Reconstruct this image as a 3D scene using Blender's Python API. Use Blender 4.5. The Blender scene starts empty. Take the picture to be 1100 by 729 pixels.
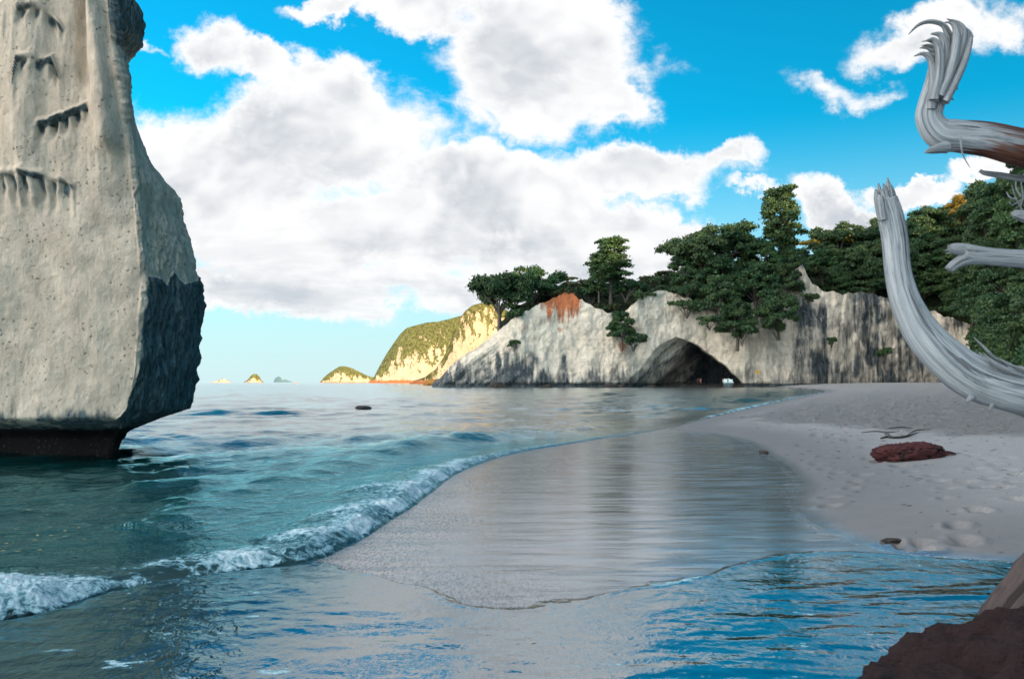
import bpy, math, random
import numpy as np
from math import radians, pi

random.seed(7)
rng = np.random.default_rng(11)
sc = bpy.context.scene
col = sc.collection

# ------------------------------------------------------------------ camera
F, CX, HY, CH = 917.0, 550.0, 410.3, 1.7        # focal length in photo pixels, principal column, horizon row, eye height
cam_d = bpy.data.cameras.new('camera')
cam = bpy.data.objects.new('camera', cam_d)
col.objects.link(cam)
cam.location = (0, 0, CH)
cam.rotation_euler = (radians(90), 0, 0)
cam_d.sensor_width = 36
cam_d.lens = F / 1100 * 36
cam_d.shift_y = (HY - 364.5) / 1100
cam_d.clip_start = 0.05
cam_d.clip_end = 60000
cam_d.dof.use_dof = True
cam_d.dof.focus_distance = 9.0
cam_d.dof.aperture_fstop = 6.3
sc.camera = cam

# ------------------------------------------------------------------ light and exposure
SUN_EL = 12.0
SUN_H = (0.75, -0.66)                            # where the sun stands, seen from above: behind and to the right
EXPO = 1.0
SKY_STRENGTH = 0.10
SUN_STRENGTH = 5.0
sc.view_settings.view_transform = 'Standard'
sc.view_settings.look = 'None'
sc.view_settings.exposure = EXPO
sc.view_settings.gamma = 1
sc.view_settings.use_curve_mapping = False
sc.render.engine = 'CYCLES'
sc.cycles.use_denoising = True
sc.cycles.max_bounces = 6
sc.cycles.diffuse_bounces = 3
sc.cycles.glossy_bounces = 3
sc.cycles.transparent_max_bounces = 8
sc.cycles.sample_clamp_indirect = 6

sun_d = bpy.data.lights.new('sun', 'SUN')
sun_d.energy = SUN_STRENGTH
sun_d.angle = radians(0.5)
sun_d.color = (1.0, 0.73, 0.44)
sun = bpy.data.objects.new('sun', sun_d)
col.objects.link(sun)
hn = math.hypot(*SUN_H)
sx, sy, sz = SUN_H[0] / hn * math.cos(radians(SUN_EL)), SUN_H[1] / hn * math.cos(radians(SUN_EL)), math.sin(radians(SUN_EL))
from mathutils import Vector
sun.rotation_euler = Vector((-sx, -sy, -sz)).to_track_quat('-Z', 'Y').to_euler()


class Nodes:
    """tiny helper to write node trees"""
    def __init__(self, nt):
        self.nt = nt

    def node(self, kind, ins=None, **props):
        n = self.nt.nodes.new(kind)
        for k, v in props.items():
            setattr(n, k, v)
        for k, v in (ins or {}).items():
            self.set(n.inputs[k], v)
        return n

    def set(self, sock, v):
        if isinstance(v, bpy.types.NodeSocket):
            self.nt.links.new(v, sock)
        elif v is not None:
            if isinstance(v, (tuple, list)) and len(v) == 3 and sock.type == 'RGBA':
                v = tuple(v) + (1,)
            sock.default_value = v

    def m(self, op, a, b=None, c=None, clamp=False):
        n = self.nt.nodes.new('ShaderNodeMath')
        n.operation = op
        n.use_clamp = clamp
        for i, v in enumerate((a, b, c)):
            if v is not None:
                self.set(n.inputs[i], v)
        return n.outputs[0]

    def vm(self, op, a, b=None, out=0):
        n = self.nt.nodes.new('ShaderNodeVectorMath')
        n.operation = op
        self.set(n.inputs[0], a)
        if b is not None:
            self.set(n.inputs['Scale'] if op == 'SCALE' else n.inputs[1], b)
        return n.outputs['Value'] if op in ('LENGTH', 'DOT_PRODUCT') else n.outputs[0]

    def ramp(self, v, lo, hi, a=0.0, b=1.0, smooth=True):
        n = self.nt.nodes.new('ShaderNodeMapRange')
        n.interpolation_type = 'SMOOTHSTEP' if smooth else 'LINEAR'
        for k, val in zip(('Value', 'From Min', 'From Max', 'To Min', 'To Max'), (v, lo, hi, a, b)):
            self.set(n.inputs[k], val)
        return n.outputs[0]

    def mix(self, f, a, b, mode='MIX'):
        n = self.nt.nodes.new('ShaderNodeMix')
        n.data_type = 'RGBA'
        n.blend_type = mode
        n.clamp_factor = True
        self.set(n.inputs[0], f)
        self.set(n.inputs[6], a)
        self.set(n.inputs[7], b)
        return n.outputs[2]

    def noise(self, vec, scale, detail=4, rough=0.55, dist=0.0, out=0):
        n = self.node('ShaderNodeTexNoise', {'Vector': vec, 'Scale': scale, 'Detail': detail, 'Roughness': rough, 'Distortion': dist})
        return n.outputs[out]

    def xyz(self, x, y, z):
        return self.node('ShaderNodeCombineXYZ', {0: x, 1: y, 2: z}).outputs[0]

    def attr(self, name, out='Fac'):
        return self.node('ShaderNodeAttribute', attribute_name=name).outputs[out]

    def mapping(self, vec, loc=(0, 0, 0), rot=(0, 0, 0), scale=(1, 1, 1)):
        return self.node('ShaderNodeMapping', {'Vector': vec, 'Location': loc, 'Rotation': rot, 'Scale': scale}).outputs[0]

    def bump(self, h, strength, dist, normal=None):
        return self.node('ShaderNodeBump', {'Height': h, 'Strength': strength, 'Distance': dist, 'Normal': normal}).outputs[0]


# ------------------------------------------------------------------ sky with clouds (by direction, infinitely far)
world = bpy.data.worlds.new('World')
sc.world = world
world.use_nodes = True
W = Nodes(world.node_tree)
world.node_tree.nodes.clear()
gen = W.node('ShaderNodeTexCoord').outputs['Generated']
sep = W.node('ShaderNodeSeparateXYZ', {0: gen})
dx, dy, dz = sep.outputs
sky = W.node('ShaderNodeTexSky')
sky.sky_type = 'NISHITA'
sky.sun_disc = False
sky.sun_elevation = radians(SUN_EL)
sky.sun_rotation = math.atan2(SUN_H[0], SUN_H[1])
sky.air_density = 1.0
sky.dust_density = 0.6
sky.ozone_density = 2.0
ys = W.m('MAXIMUM', dy, 0.12)
u = W.m('DIVIDE', dx, ys)
v = W.m('DIVIDE', dz, ys)
P = W.xyz(u, v, 0.0)
# big cumulus masses: photo column, row, half width, half height, tilt, weight
BLOBS = [(580, 60, 122, 92, 8, 1.3), (640, 85, 58, 66, 0, 1.1), (450, 5, 90, 34, 12, 1.0), (360, 2, 44, 16, 0, .7),
         (222, 50, 42, 36, 30, .85), (275, 78, 52, 22, 40, .72),
         (330, 172, 180, 84, -10, 1.25), (205, 205, 105, 78, 0, 1.15), (356, 104, 58, 46, 30, 1.0),
         (520, 212, 175, 54, 6, 1.15), (690, 192, 120, 38, 4, 1.15), (760, 185, 55, 26, 0, 1.0),
         (420, 255, 240, 50, 0, 1.05), (640, 262, 150, 48, 0, 1.1), (280, 305, 190, 28, 0, .95), (500, 305, 130, 34, 0, .95),
         (730, 262, 80, 30, 0, 1.0), (1010, 35, 88, 44, -6, 1.0), (905, 88, 45, 14, 12, .28), (895, 232, 62, 32, 20, 1.05),
         (975, 205, 52, 16, 0, .9), (1065, 190, 45, 14, 0, .75), (140, 62, 40, 8, 6, .5), (800, 215, 40, 10, 0, .6), (960, 98, 25, 12, 0, .30),
         (-150, 120, 260, 120, 0, 1.1), (1330, 90, 160, 60, 0, 1.0)]
Pw = W.vm('ADD', P, W.vm('SCALE', W.vm('SUBTRACT', W.noise(P, 4.5, 8, 0.64, out=1), (0.5, 0.5, 0.5)), 0.22))
b = None
for px, py, rx, ry, rot, w in BLOBS:
    q = W.vm('SUBTRACT', Pw, ((px - CX) / F, (HY - py) / F, 0))
    q = W.mapping(q, rot=(0, 0, radians(rot)))
    q = W.vm('MULTIPLY', q, (F / rx, F / ry, 0))
    f = W.m('MULTIPLY', W.m('SUBTRACT', 1.0, W.m('POWER', W.vm('LENGTH', q), 1.6)), w)
    b = f if b is None else W.m('SMOOTH_MAX', b, f, 0.18)
b = W.m('MINIMUM', W.m('MAXIMUM', b, -1.2), 1.0)
def cloud_noise(vec, det):
    warp = W.noise(vec, 3.0, 4, 0.55, out=1)
    wv = W.vm('ADD', vec, W.vm('SCALE', W.vm('SUBTRACT', warp, (0.5, 0.5, 0.5)), 0.18))
    n1 = W.noise(wv, 5.5, det, 0.58)
    n2 = W.noise(wv, 13.0, max(det - 1, 1), 0.60)
    bil = W.m('SUBTRACT', 0.16, W.m('ABSOLUTE', W.m('SUBTRACT', n2, 0.5)))     # billows
    return W.m('ADD', W.m('SUBTRACT', n1, 0.5), W.m('MULTIPLY', bil, 0.60))


LD = (0.030, 0.050, 0)                           # towards the light, in the plane of the sky
Pc = W.vm('MULTIPLY', P, (0.85, 1.2, 1))
n_a = cloud_noise(Pc, 10)
n_s = cloud_noise(Pc, 3.0)
n_b = cloud_noise(W.vm('ADD', Pc, LD), 3.0)
bb = W.ramp(b, -0.9, 0.9, -0.60, 0.45, smooth=False)
dens = W.m('ADD', bb, W.m('MULTIPLY', n_a, 1.5))
mask = W.ramp(dens, -0.13, 0.28)
mask = W.m('POWER', mask, 1.5)
relief = W.ramp(W.m('SUBTRACT', n_b, n_s), -0.16, 0.20)
core = W.ramp(dens, 0.12, 0.60)
deep = W.ramp(W.m('ADD', b, W.m('MULTIPLY', n_s, 1.2)), 0.25, 1.1)
streak = W.noise(W.vm('MULTIPLY', P, (5.0, 24.0, 1)), 1.0, 7, 0.62)
low = W.ramp(v, 0.07, 0.26, 1.0, 0.0)
shade = W.m('MULTIPLY', core, W.m('ADD', W.m('MULTIPLY', relief, 0.78), W.m('MULTIPLY', deep, 0.12)))
shade = W.m('ADD', shade, W.m('MULTIPLY', low, W.m('MULTIPLY', W.ramp(streak, 0.42, 0.62), 0.42)), clamp=True)
CB = 1.0 / (SKY_STRENGTH * 2 ** EXPO)
c_lit = tuple(CB * k for k in (1.06, 1.055, 1.055))
c_dark = tuple(CB * k for k in (0.56, 0.61, 0.67))
ccol = W.mix(shade, c_lit, c_dark)
ccol = W.mix(W.ramp(v, 0.02, 0.16, 0.35, 0.0), ccol, tuple(CB * k for k in (0.80, 0.90, 0.95)))
thin = W.ramp(streak, 0.40, 0.66)
lowmask = W.m('MULTIPLY', W.ramp(v, 0.070, 0.10), W.m('MULTIPLY', W.ramp(v, 0.17, 0.11), thin))
mask = W.m('MAXIMUM', mask, W.m('MULTIPLY', lowmask, 0.75))
# sky blue: Nishita, tinted to the photograph's clear cyan; pale near the horizon
tint = W.mix(1.0, sky.outputs[0], (0.02, 1.05, 1.26), 'MULTIPLY')
elev = W.m('ARCSINE', dz)
haze_f = W.ramp(elev, 0.0, 0.30, 0.90, 0.0)
base = W.mix(haze_f, tint, tuple(CB * k for k in (0.74, 0.90, 0.95)))
front = W.mix(mask, base, ccol)
# unseen half of the sky behind and above: cloud overbrightened as added fill
n3 = W.noise(W.vm('MULTIPLY', gen, (1, 1, 1.8)), 2.4, 7, 0.55)
m3 = W.ramp(n3, 0.42, 0.58)
fill_cloud = W.m('MULTIPLY', m3, W.ramp(dx, 0.30, -0.10))           # clear to the right, added bright fill cloud behind and to the left
back = W.mix(fill_cloud, W.vm('SCALE', base, W.ramp(dx, 0.0, 0.5, 1.0, 0.60)), tuple(CB * k for k in (4.35, 4.10, 3.80)))
ahead = W.m('MULTIPLY', W.ramp(dy, 0.16, 0.40), W.ramp(W.m('ABSOLUTE', u), 1.35, 0.85))
skyc = W.mix(ahead, back, front)
bg = W.node('ShaderNodeBackground', {'Color': skyc, 'Strength': SKY_STRENGTH})
W.nt.links.new(bg.outputs[0], W.node('ShaderNodeOutputWorld').inputs[0])
world.cycles.sampling_method = 'MANUAL'
world.cycles.sample_map_resolution = 1024

# ------------------------------------------------------------------ helpers: noise, meshes
_perm = np.random.default_rng(3).permutation(256).astype(np.int32)
_perm = np.concatenate([_perm, _perm, _perm])
_g = np.random.default_rng(4).normal(size=(256, 3))
_g /= np.linalg.norm(_g, axis=1)[:, None]


def perlin(p):
    p = np.asarray(p, dtype=np.float64)
    i = np.floor(p).astype(np.int64)
    f = p - i
    i &= 255
    w = f * f * f * (f * (f * 6 - 15) + 10)
    out = 0
    for ox in (0, 1):
        for oy in (0, 1):
            for oz in (0, 1):
                h = _perm[_perm[_perm[i[:, 0] + ox] + (i[:, 1] + oy)] % 256 + (i[:, 2] + oz)] % 256
                g = _g[h]
                d = g[:, 0] * (f[:, 0] - ox) + g[:, 1] * (f[:, 1] - oy) + g[:, 2] * (f[:, 2] - oz)
                wx = w[:, 0] if ox else 1 - w[:, 0]
                wy = w[:, 1] if oy else 1 - w[:, 1]
                wz = w[:, 2] if oz else 1 - w[:, 2]
                out = out + d * wx * wy * wz
    return out * 1.5


def fbm(p, octaves=4, gain=0.5, lac=2.03, ridged=False):
    p = np.asarray(p, dtype=np.float64)
    a, s, tot = 0, 1.0, 0
    for o in range(octaves):
        n = perlin(p * lac ** o + o * 17.3)
        if ridged:
            n = 1 - 2 * np.abs(n)
        a = a + s * n
        tot += s
        s *= gain
    return a / tot


def st(a, lo, hi):
    t = np.clip((a - lo) / (hi - lo), 0, 1)
    return t * t * (3 - 2 * t)


def link(name, me, mat=None, parent=None):
    o = bpy.data.objects.new(name, me)
    col.objects.link(o)
    if mat is not None:
        me.materials.append(mat)
    if parent is not None:
        o.parent = parent
    return o


def np_mesh(name, V, faces, attrs=None, smooth=True):
    """faces: int array (n,4) or (n,3)"""
    me = bpy.data.meshes.new(name)
    V = np.ascontiguousarray(V, dtype=np.float32).reshape(-1, 3)
    faces = np.ascontiguousarray(faces, dtype=np.int32)
    nf, k = faces.shape
    me.vertices.add(len(V))
    me.vertices.foreach_set('co', V.ravel())
    me.loops.add(nf * k)
    me.loops.foreach_set('vertex_index', faces.ravel())
    me.polygons.add(nf)
    me.polygons.foreach_set('loop_start', np.arange(0, nf * k, k, dtype=np.int32))
    me.polygons.foreach_set('loop_total', np.full(nf, k, dtype=np.int32))
    me.polygons.foreach_set('use_smooth', np.full(nf, smooth, dtype=bool))
    me.update(calc_edges=True)
    me.validate()
    for an, av in (attrs or {}).items():
        a = me.attributes.new(an, 'FLOAT', 'POINT')
        a.data.foreach_set('value', np.ascontiguousarray(av, dtype=np.float32).ravel())
    return me


def grid_faces(R, C, wrap=False, keep=None):
    r = np.arange(R - 1)[:, None]
    c = np.arange(C if wrap else C - 1)[None, :]
    c2 = (c + 1) % C
    f = np.stack([r * C + c, r * C + c2, (r + 1) * C + c2, (r + 1) * C + c], axis=-1)
    if keep is not None:
        return f[keep]
    return f.reshape(-1, 4)


def tag(o, label=None, cat=None, group=None, kind=None):
    if label:
        o['label'] = label
    if cat:
        o['category'] = cat
    if group:
        o['group'] = group
    if kind:
        o['kind'] = kind
    return o


def empty(name, loc=(0, 0, 0)):
    o = bpy.data.objects.new(name, None)
    col.objects.link(o)
    o.location = loc
    return o


def at(px, py, D):
    return np.array([(px - CX) / F * D, D, CH - (py - HY) / F * D])


def ground(px, py, z=0.0):
    D = (CH - z) * F / (py - HY)
    return ((px - CX) / F * D, D)


def catmull(pts, n=12):
    pts = np.asarray(pts, float)
    Q = np.vstack([2 * pts[0] - pts[1], pts, 2 * pts[-1] - pts[-2]])
    out = []
    for i in range(1, len(Q) - 2):
        p0, p1, p2, p3 = Q[i - 1], Q[i], Q[i + 1], Q[i + 2]
        for t in np.linspace(0, 1, n, endpoint=False):
            out.append(0.5 * ((2 * p1) + (-p0 + p2) * t + (2 * p0 - 5 * p1 + 4 * p2 - p3) * t * t + (-p0 + 3 * p1 - 3 * p2 + p3) * t ** 3))
    out.append(Q[-2])
    return np.array(out)


def sdist(x, y, poly):
    """signed distance to a plan polyline, positive on the right of its direction; and the arc parameter"""
    best = np.full(x.shape, 1e18)
    sgn = np.ones(x.shape)
    perp = np.zeros(x.shape)
    par = np.zeros(x.shape)
    L = 0
    for (ax, ay), (bx, by) in zip(poly[:-1], poly[1:]):
        ex, ey = bx - ax, by - ay
        l2 = ex * ex + ey * ey
        if l2 < 1e-9:
            continue
        t = np.clip(((x - ax) * ex + (y - ay) * ey) / l2, 0, 1)
        qx, qy = x - ax - t * ex, y - ay - t * ey
        d = qx * qx + qy * qy
        l = math.sqrt(l2)
        cr = (ey * (x - ax) - ex * (y - ay)) / l
        eps = 1e-7 * (1 + d)
        m = (d < best - eps) | ((d < best + eps) & (np.abs(cr) > np.abs(perp)))
        best[m] = d[m]
        perp[m] = cr[m]
        sgn[m] = np.sign(cr[m])
        par[m] = L + t[m] * l
        L += l
    sgn[sgn == 0] = 1
    return np.sqrt(best) * sgn, par


# ------------------------------------------------------------------ materials
def new_mat(name):
    m = bpy.data.materials.new(name)
    m.use_nodes = True
    m.node_tree.nodes.clear()
    N = Nodes(m.node_tree)
    N.out = N.node('ShaderNodeOutputMaterial')
    return m, N


def principled(N, **kw):
    names = {'color': 'Base Color', 'rough': 'Roughness', 'normal': 'Normal', 'spec': 'Specular IOR Level', 'ior': 'IOR',
             'coat': 'Coat Weight', 'coat_rough': 'Coat Roughness', 'coat_normal': 'Coat Normal', 'coat_ior': 'Coat IOR', 'metal': 'Metallic', 'sheen': 'Sheen Weight'}
    p = N.node('ShaderNodeBsdfPrincipled', {names[k]: v for k, v in kw.items()})
    N.nt.links.new(p.outputs[0], N.out.inputs[0])
    return p


def mat_simple(name, color, rough=0.8, var=0.25, scale=8.0, bump=0.0, bscale=30.0):
    m, N = new_mat(name)
    co = N.node('ShaderNodeTexCoord').outputs['Object']
    n = N.noise(co, scale, 5, 0.6)
    c = N.mix(n, tuple(k * (1 - var) for k in color), tuple(k * (1 + var) for k in color))
    nb = N.bump(N.noise(co, bscale, 4, 0.6), bump, 0.02) if bump else None
    principled(N, color=c, rough=rough, normal=nb)
    return m


def mat_sand():
    m, N = new_mat('beach_sand')
    geo = N.node('ShaderNodeNewGeometry').outputs['Position']
    wet = N.attr('wet')
    damp = N.attr('damp')
    rough_a = N.attr('rugged')
    n1 = N.noise(geo, 3.0, 6, 0.65)
    n2 = N.noise(geo, 55.0, 3, 0.7)
    dry = N.mix(n1, (0.37, 0.365, 0.365), (0.50, 0.49, 0.485))
    dry = N.mix(N.ramp(n2, 0.35, 0.7), dry, (0.23, 0.222, 0.22))
    dampc = N.mix(n1, (0.165, 0.163, 0.165), (0.215, 0.212, 0.213))
    wetc = N.mix(n1, (0.085, 0.078, 0.078), (0.13, 0.118, 0.112))
    c = N.mix(damp, dry, dampc)
    c = N.mix(wet, c, wetc)
    deb = N.ramp(N.noise(N.vm('MULTIPLY', geo, (1, .45, 1)), 5.0, 6, 0.75), 0.52, 0.70, 0, 0.42)
    c = N.mix(N.m('MULTIPLY', deb, rough_a), c, (0.13, 0.127, 0.125))
    # a film of water that drains away unevenly: fine sheet ripples and grains
    gA = N.noise(N.vm('MULTIPLY', geo, (1.0, 0.42, 1.0)), 26.0, 4, 0.75)
    gB = N.noise(N.vm('MULTIPLY', geo, (0.7, 2.4, 1.0)), 1.6, 5, 0.6)
    gC = N.noise(geo, 90.0, 2, 0.6)
    h = N.m('ADD', N.m('MULTIPLY', gA, 0.55), N.m('MULTIPLY', gC, 0.25))
    grain = N.attr('grain')
    gD = N.noise(N.vm('MULTIPLY', geo, (1.0, 0.30, 1.0)), 11.0, 5, 0.8)
    nb_w = N.bump(h, N.m('MULTIPLY', grain, 0.8), 0.0030)
    nb_w = N.bump(gD, N.m('MULTIPLY', grain, 0.7), 0.0035, nb_w)
    nb_w = N.bump(gB, 0.5, 0.010, nb_w)
    gE = N.noise(N.vm('MULTIPLY', geo, (0.5, 3.2, 1.0)), 1.0, 6, 0.7, 0.4)
    nb_w = N.bump(N.ramp(gE, 0.5, 0.75), 0.30, 0.012, nb_w)
    dryh = N.m('ADD', N.noise(geo, 3.2, 7, 0.72), N.m('MULTIPLY', N.noise(geo, 60.0, 3, 0.7), 0.25))
    nb_d = N.bump(dryh, N.ramp(rough_a, 0, 1, 0.18, 1.0), 0.34)
    base_p = N.node('ShaderNodeBsdfPrincipled', {'Base Color': c, 'Roughness': 0.85, 'Normal': nb_d, 'Specular IOR Level': 0.25})
    film = N.node('ShaderNodeBsdfGlossy', {'Color': (0.91, 0.96, 1.0), 'Roughness': N.ramp(gB, 0.3, 0.7, 0.09, 0.20), 'Normal': nb_w})
    fr = N.node('ShaderNodeFresnel', {'IOR': 5.0, 'Normal': nb_w}).outputs[0]
    spk = N.noise(N.vm('MULTIPLY', geo, (1.0, 0.30, 1.0)), 42.0, 3, 0.8)
    spk = N.m('MULTIPLY', N.ramp(spk, 0.40, 0.66), N.m('MULTIPLY', N.ramp(grain, 0.3, 1.0), 0.72))
    fr = N.m('MULTIPLY', N.m('MULTIPLY', fr, N.m('SUBTRACT', 1.0, spk)), N.m('SUBTRACT', wet, N.m('MULTIPLY', N.attr('under'), 0.95), clamp=True))
    ms = N.node('ShaderNodeMixShader', {0: fr, 1: base_p.outputs[0], 2: film.outputs[0]})
    foam = N.attr('foam')
    fn = N.noise(geo, 30.0, 5, 0.7)
    ff = N.m('MULTIPLY', N.ramp(N.m('ADD', foam, N.m('MULTIPLY', N.m('SUBTRACT', fn, 0.5), 1.2)), 0.45, 0.75), N.ramp(foam, 0.02, 0.2))
    fo = N.node('ShaderNodeBsdfDiffuse', {'Color': (0.72, 0.78, 0.80)})
    ms2 = N.node('ShaderNodeMixShader', {0: N.m('MULTIPLY', ff, 0.8), 1: ms.outputs[0], 2: fo.outputs[0]})
    N.nt.links.new(ms2.outputs[0], N.out.inputs[0])
    return m


def mat_water():
    m, N = new_mat('sea_water')
    geo = N.node('ShaderNodeNewGeometry').outputs['Position']
    depth = N.attr('depth')
    foam = N.attr('foam')
    calm = N.attr('calm')
    near = N.attr('near')
    far = N.ramp(near, 0.0, 1.0, 1.0, 0.0, smooth=False)
    r1 = N.noise(N.vm('MULTIPLY', geo, (1.0, 0.8, 1.0)), 5.5, 4, 0.6, 0.4)
    r2 = N.noise(N.vm('MULTIPLY', geo, (1.0, 0.7, 1.0)), 1.3, 5, 0.6, 0.3)
    r3 = N.noise(N.vm('MULTIPLY', geo, (0.55, 0.22, 1.0)), 0.7, 6, 0.65, 0.2)
    live = N.ramp(calm, 0, 1, 1.0, 0.22)
    r0 = N.noise(N.vm('MULTIPLY', geo, (1.0, 0.6, 1.0)), 15.0, 3, 0.6, 0.3)
    nb = N.bump(r0, N.m('MULTIPLY', N.ramp(calm, 0, 1, 1.0, 0.55), N.m('MULTIPLY', near, 0.6)), 0.008)
    nb = N.bump(r1, N.m('MULTIPLY', live, N.m('MULTIPLY', near, 0.95)), 0.030, nb)
    nb = N.bump(r2, N.m('MULTIPLY', live, 0.42), 0.09, nb)
    nb = N.bump(r3, N.m('MULTIPLY', far, 0.5), 0.34, nb)
    opac = N.ramp(depth, 0.0, 0.75, 0.0, 0.95)
    tone = N.noise(N.vm('MULTIPLY', geo, (1, 0.6, 1)), 0.35, 4, 0.6)
    teal = N.mix(tone, (0.0, 0.070, 0.078), (0.002, 0.135, 0.132))
    body_c = N.node('ShaderNodeBsdfDiffuse', {'Color': teal})
    clear = N.node('ShaderNodeBsdfTransparent', {'Color': N.mix(calm, (0.62, 0.90, 0.93), (0.42, 0.60, 0.68))})
    body = N.node('ShaderNodeMixShader', {0: opac, 1: clear.outputs[0], 2: body_c.outputs[0]})
    gl = N.node('ShaderNodeBsdfGlossy', {'Color': N.mix(calm, N.mix(N.ramp(near, 0.7, 1.0), (0.97, 1.0, 1.0), (0.46, 0.86, 0.97)), (0.90, 0.97, 1.0)), 'Roughness': N.ramp(far, 0, 1, 0.05, 0.16), 'Normal': nb})
    fr = N.node('ShaderNodeFresnel', {'IOR': N.m('ADD', N.ramp(near, 0.80, 0.985, 1.95, 1.16), N.m('MULTIPLY', calm, 4.0)), 'Normal': nb}).outputs[0]
    surf = N.node('ShaderNodeMixShader', {0: fr, 1: body.outputs[0], 2: gl.outputs[0]})
    fn = N.noise(geo, 11.0, 7, 0.72, 0.6)
    fv = N.node('ShaderNodeTexVoronoi', {'Vector': geo, 'Scale': 9.0, 'Detail': 2.0}, feature='DISTANCE_TO_EDGE').outputs['Distance']
    lace = N.m('SUBTRACT', N.m('ADD', foam, N.m('MULTIPLY', N.m('SUBTRACT', fn, 0.5), 1.7)), N.m('MULTIPLY', fv, 0.5))
    ff = N.m('MULTIPLY', N.ramp(lace, 0.46, 0.82), N.ramp(foam, 0.02, 0.25))
    fcol = N.mix(N.ramp(lace, 0.55, 1.25), (0.16, 0.40, 0.49), (0.74, 0.84, 0.89))
    fo = N.node('ShaderNodeBsdfPrincipled', {'Base Color': fcol, 'Roughness': 0.6, 'Subsurface Weight': 0.0,
                                             'Normal': N.bump(N.noise(geo, 38.0, 4, 0.7), 0.8, 0.02)})
    s2 = N.node('ShaderNodeMixShader', {0: ff, 1: surf.outputs[0], 2: fo.outputs[0]})
    N.nt.links.new(s2.outputs[0], N.out.inputs[0])
    return m


def mat_rock(name, light, dark, bump=0.5, bscale=3.0, bdist=0.15, extra=None, pits=0.0, streak=(1, 1, 0.25), soft=(0.32, 0.68)):
    """rock with per-vertex stain/rust masks and weather streaks of its own"""
    m, N = new_mat(name)
    co = N.node('ShaderNodeNewGeometry').outputs['Position']
    n1 = N.noise(co, bscale * 0.35, 6, 0.62)
    n2 = N.noise(N.vm('MULTIPLY', co, streak), bscale, 6, 0.65)
    c = N.mix(N.ramp(n1, 0.3, 0.7), tuple(k * 0.80 for k in light), tuple(min(1, k * 1.15) for k in light))
    c = N.mix(N.m('MULTIPLY', N.ramp(n2, 0.50, 0.72), 0.45), c, tuple(k * 0.55 for k in light))
    stain_shade = N.attr('stain_shade')
    sn = N.m('ADD', stain_shade, N.m('MULTIPLY', N.m('SUBTRACT', n2, 0.5), 0.9))
    sf = N.m('MULTIPLY', N.ramp(sn, soft[0], soft[1]), N.ramp(stain_shade, 0.02, 0.2))
    dk = N.mix(N.ramp(N.noise(N.vm('MULTIPLY', co, streak), bscale * 1.7, 5, 0.7), 0.3, 0.7), tuple(k * 0.4 for k in dark), tuple(k * 1.9 for k in dark))
    c = N.mix(sf, c, dk)
    if extra:
        rust_shade = N.attr('rust_shade')
        rf = N.m('MULTIPLY', N.ramp(N.m('ADD', rust_shade, N.m('MULTIPLY', N.m('SUBTRACT', n2, 0.5), 0.9)), 0.35, 0.7), N.ramp(rust_shade, 0.02, 0.2))
        c = N.mix(rf, c, extra)
    h = N.m('ADD', N.noise(co, bscale, 8, 0.66), N.m('MULTIPLY', N.noise(N.vm('MULTIPLY', co, streak), bscale * 2.2, 5, 0.6), 0.5))
    if pits:
        vo = N.node('ShaderNodeTexVoronoi', {'Vector': N.vm('ADD', co, N.vm('SCALE', N.noise(co, 7.0, 2, 0.5, out=1), 0.16)), 'Scale': pits, 'Randomness': 1.0}).outputs['Distance']
        gate = N.ramp(N.noise(co, 1.6, 5, 0.7), 0.44, 0.56)
        sp = N.ramp(N.noise(co, 16.0, 4, 0.75), 0.62, 0.70)
        c = N.mix(N.m('MULTIPLY', sp, 0.5), c, tuple(k * 0.35 for k in light))
        pit = N.m('MULTIPLY', N.ramp(vo, 0.08, 0.26, 1.0, 0.0), gate)
        h = N.m('SUBTRACT', h, N.m('MULTIPLY', pit, 0.6))
        c = N.mix(N.m('MULTIPLY', pit, 0.55), c, tuple(k * 0.25 for k in light))
    nb = N.bump(h, bump, bdist)
    principled(N, color=c, rough=0.9, normal=nb, spec=0.2)
    return m


def mat_leaf(name, a, bcol, tipc=None):
    m, N = new_mat(name)
    geo = N.node('ShaderNodeNewGeometry')
    oi = N.node('ShaderNodeObjectInfo').outputs['Random']
    r = geo.outputs['Random Per Island']
    c = N.mix(r, a, bcol)
    c = N.mix(N.m('MULTIPLY', oi, 0.5), c, tuple(0.5 * (p + q) * f for p, q, f in zip(a, bcol, (1.5, 0.85, 0.8))))
    n = N.noise(geo.outputs['Position'], 0.35, 3, 0.5)
    c = N.mix(N.ramp(n, 0.45, 0.7, 0, 0.5), c, tipc or tuple(k * 1.7 for k in bcol))
    d = N.node('ShaderNodeBsdfPrincipled', {'Base Color': c, 'Roughness': 0.55, 'Specular IOR Level': 0.35})
    t = N.node('ShaderNodeBsdfTranslucent', {'Color': c})
    ms = N.node('ShaderNodeMixShader', {0: 0.25, 1: d.outputs[0], 2: t.outputs[0]})
    N.nt.links.new(ms.outputs[0], N.out.inputs[0])
    return m


def mat_hill(name, greens, bare, bare_amt=0.5, scale=0.12):
    m, N = new_mat(name)
    co = N.node('ShaderNodeNewGeometry').outputs['Position']
    n1 = N.noise(co, scale, 6, 0.65)
    n2 = N.noise(co, scale * 6, 5, 0.65)
    c = N.mix(N.ramp(n2, 0.3, 0.7), greens[0], greens[1])
    bf = N.ramp(N.m('ADD', N.attr('bare'), N.m('MULTIPLY', N.m('SUBTRACT', n1, 0.5), 1.4)), 0.42, 0.58)
    bc = N.mix(N.ramp(N.noise(N.vm('MULTIPLY', co, (1, 1, 0.4)), scale * 4, 6, 0.65), 0.3, 0.7), tuple(k * 0.7 for k in bare), bare)
    c = N.mix(bf, c, bc)
    nb = N.bump(n2, 0.9, 0.25 / scale)
    principled(N, color=c, rough=0.95, normal=nb, spec=0.1)
    return m


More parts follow.
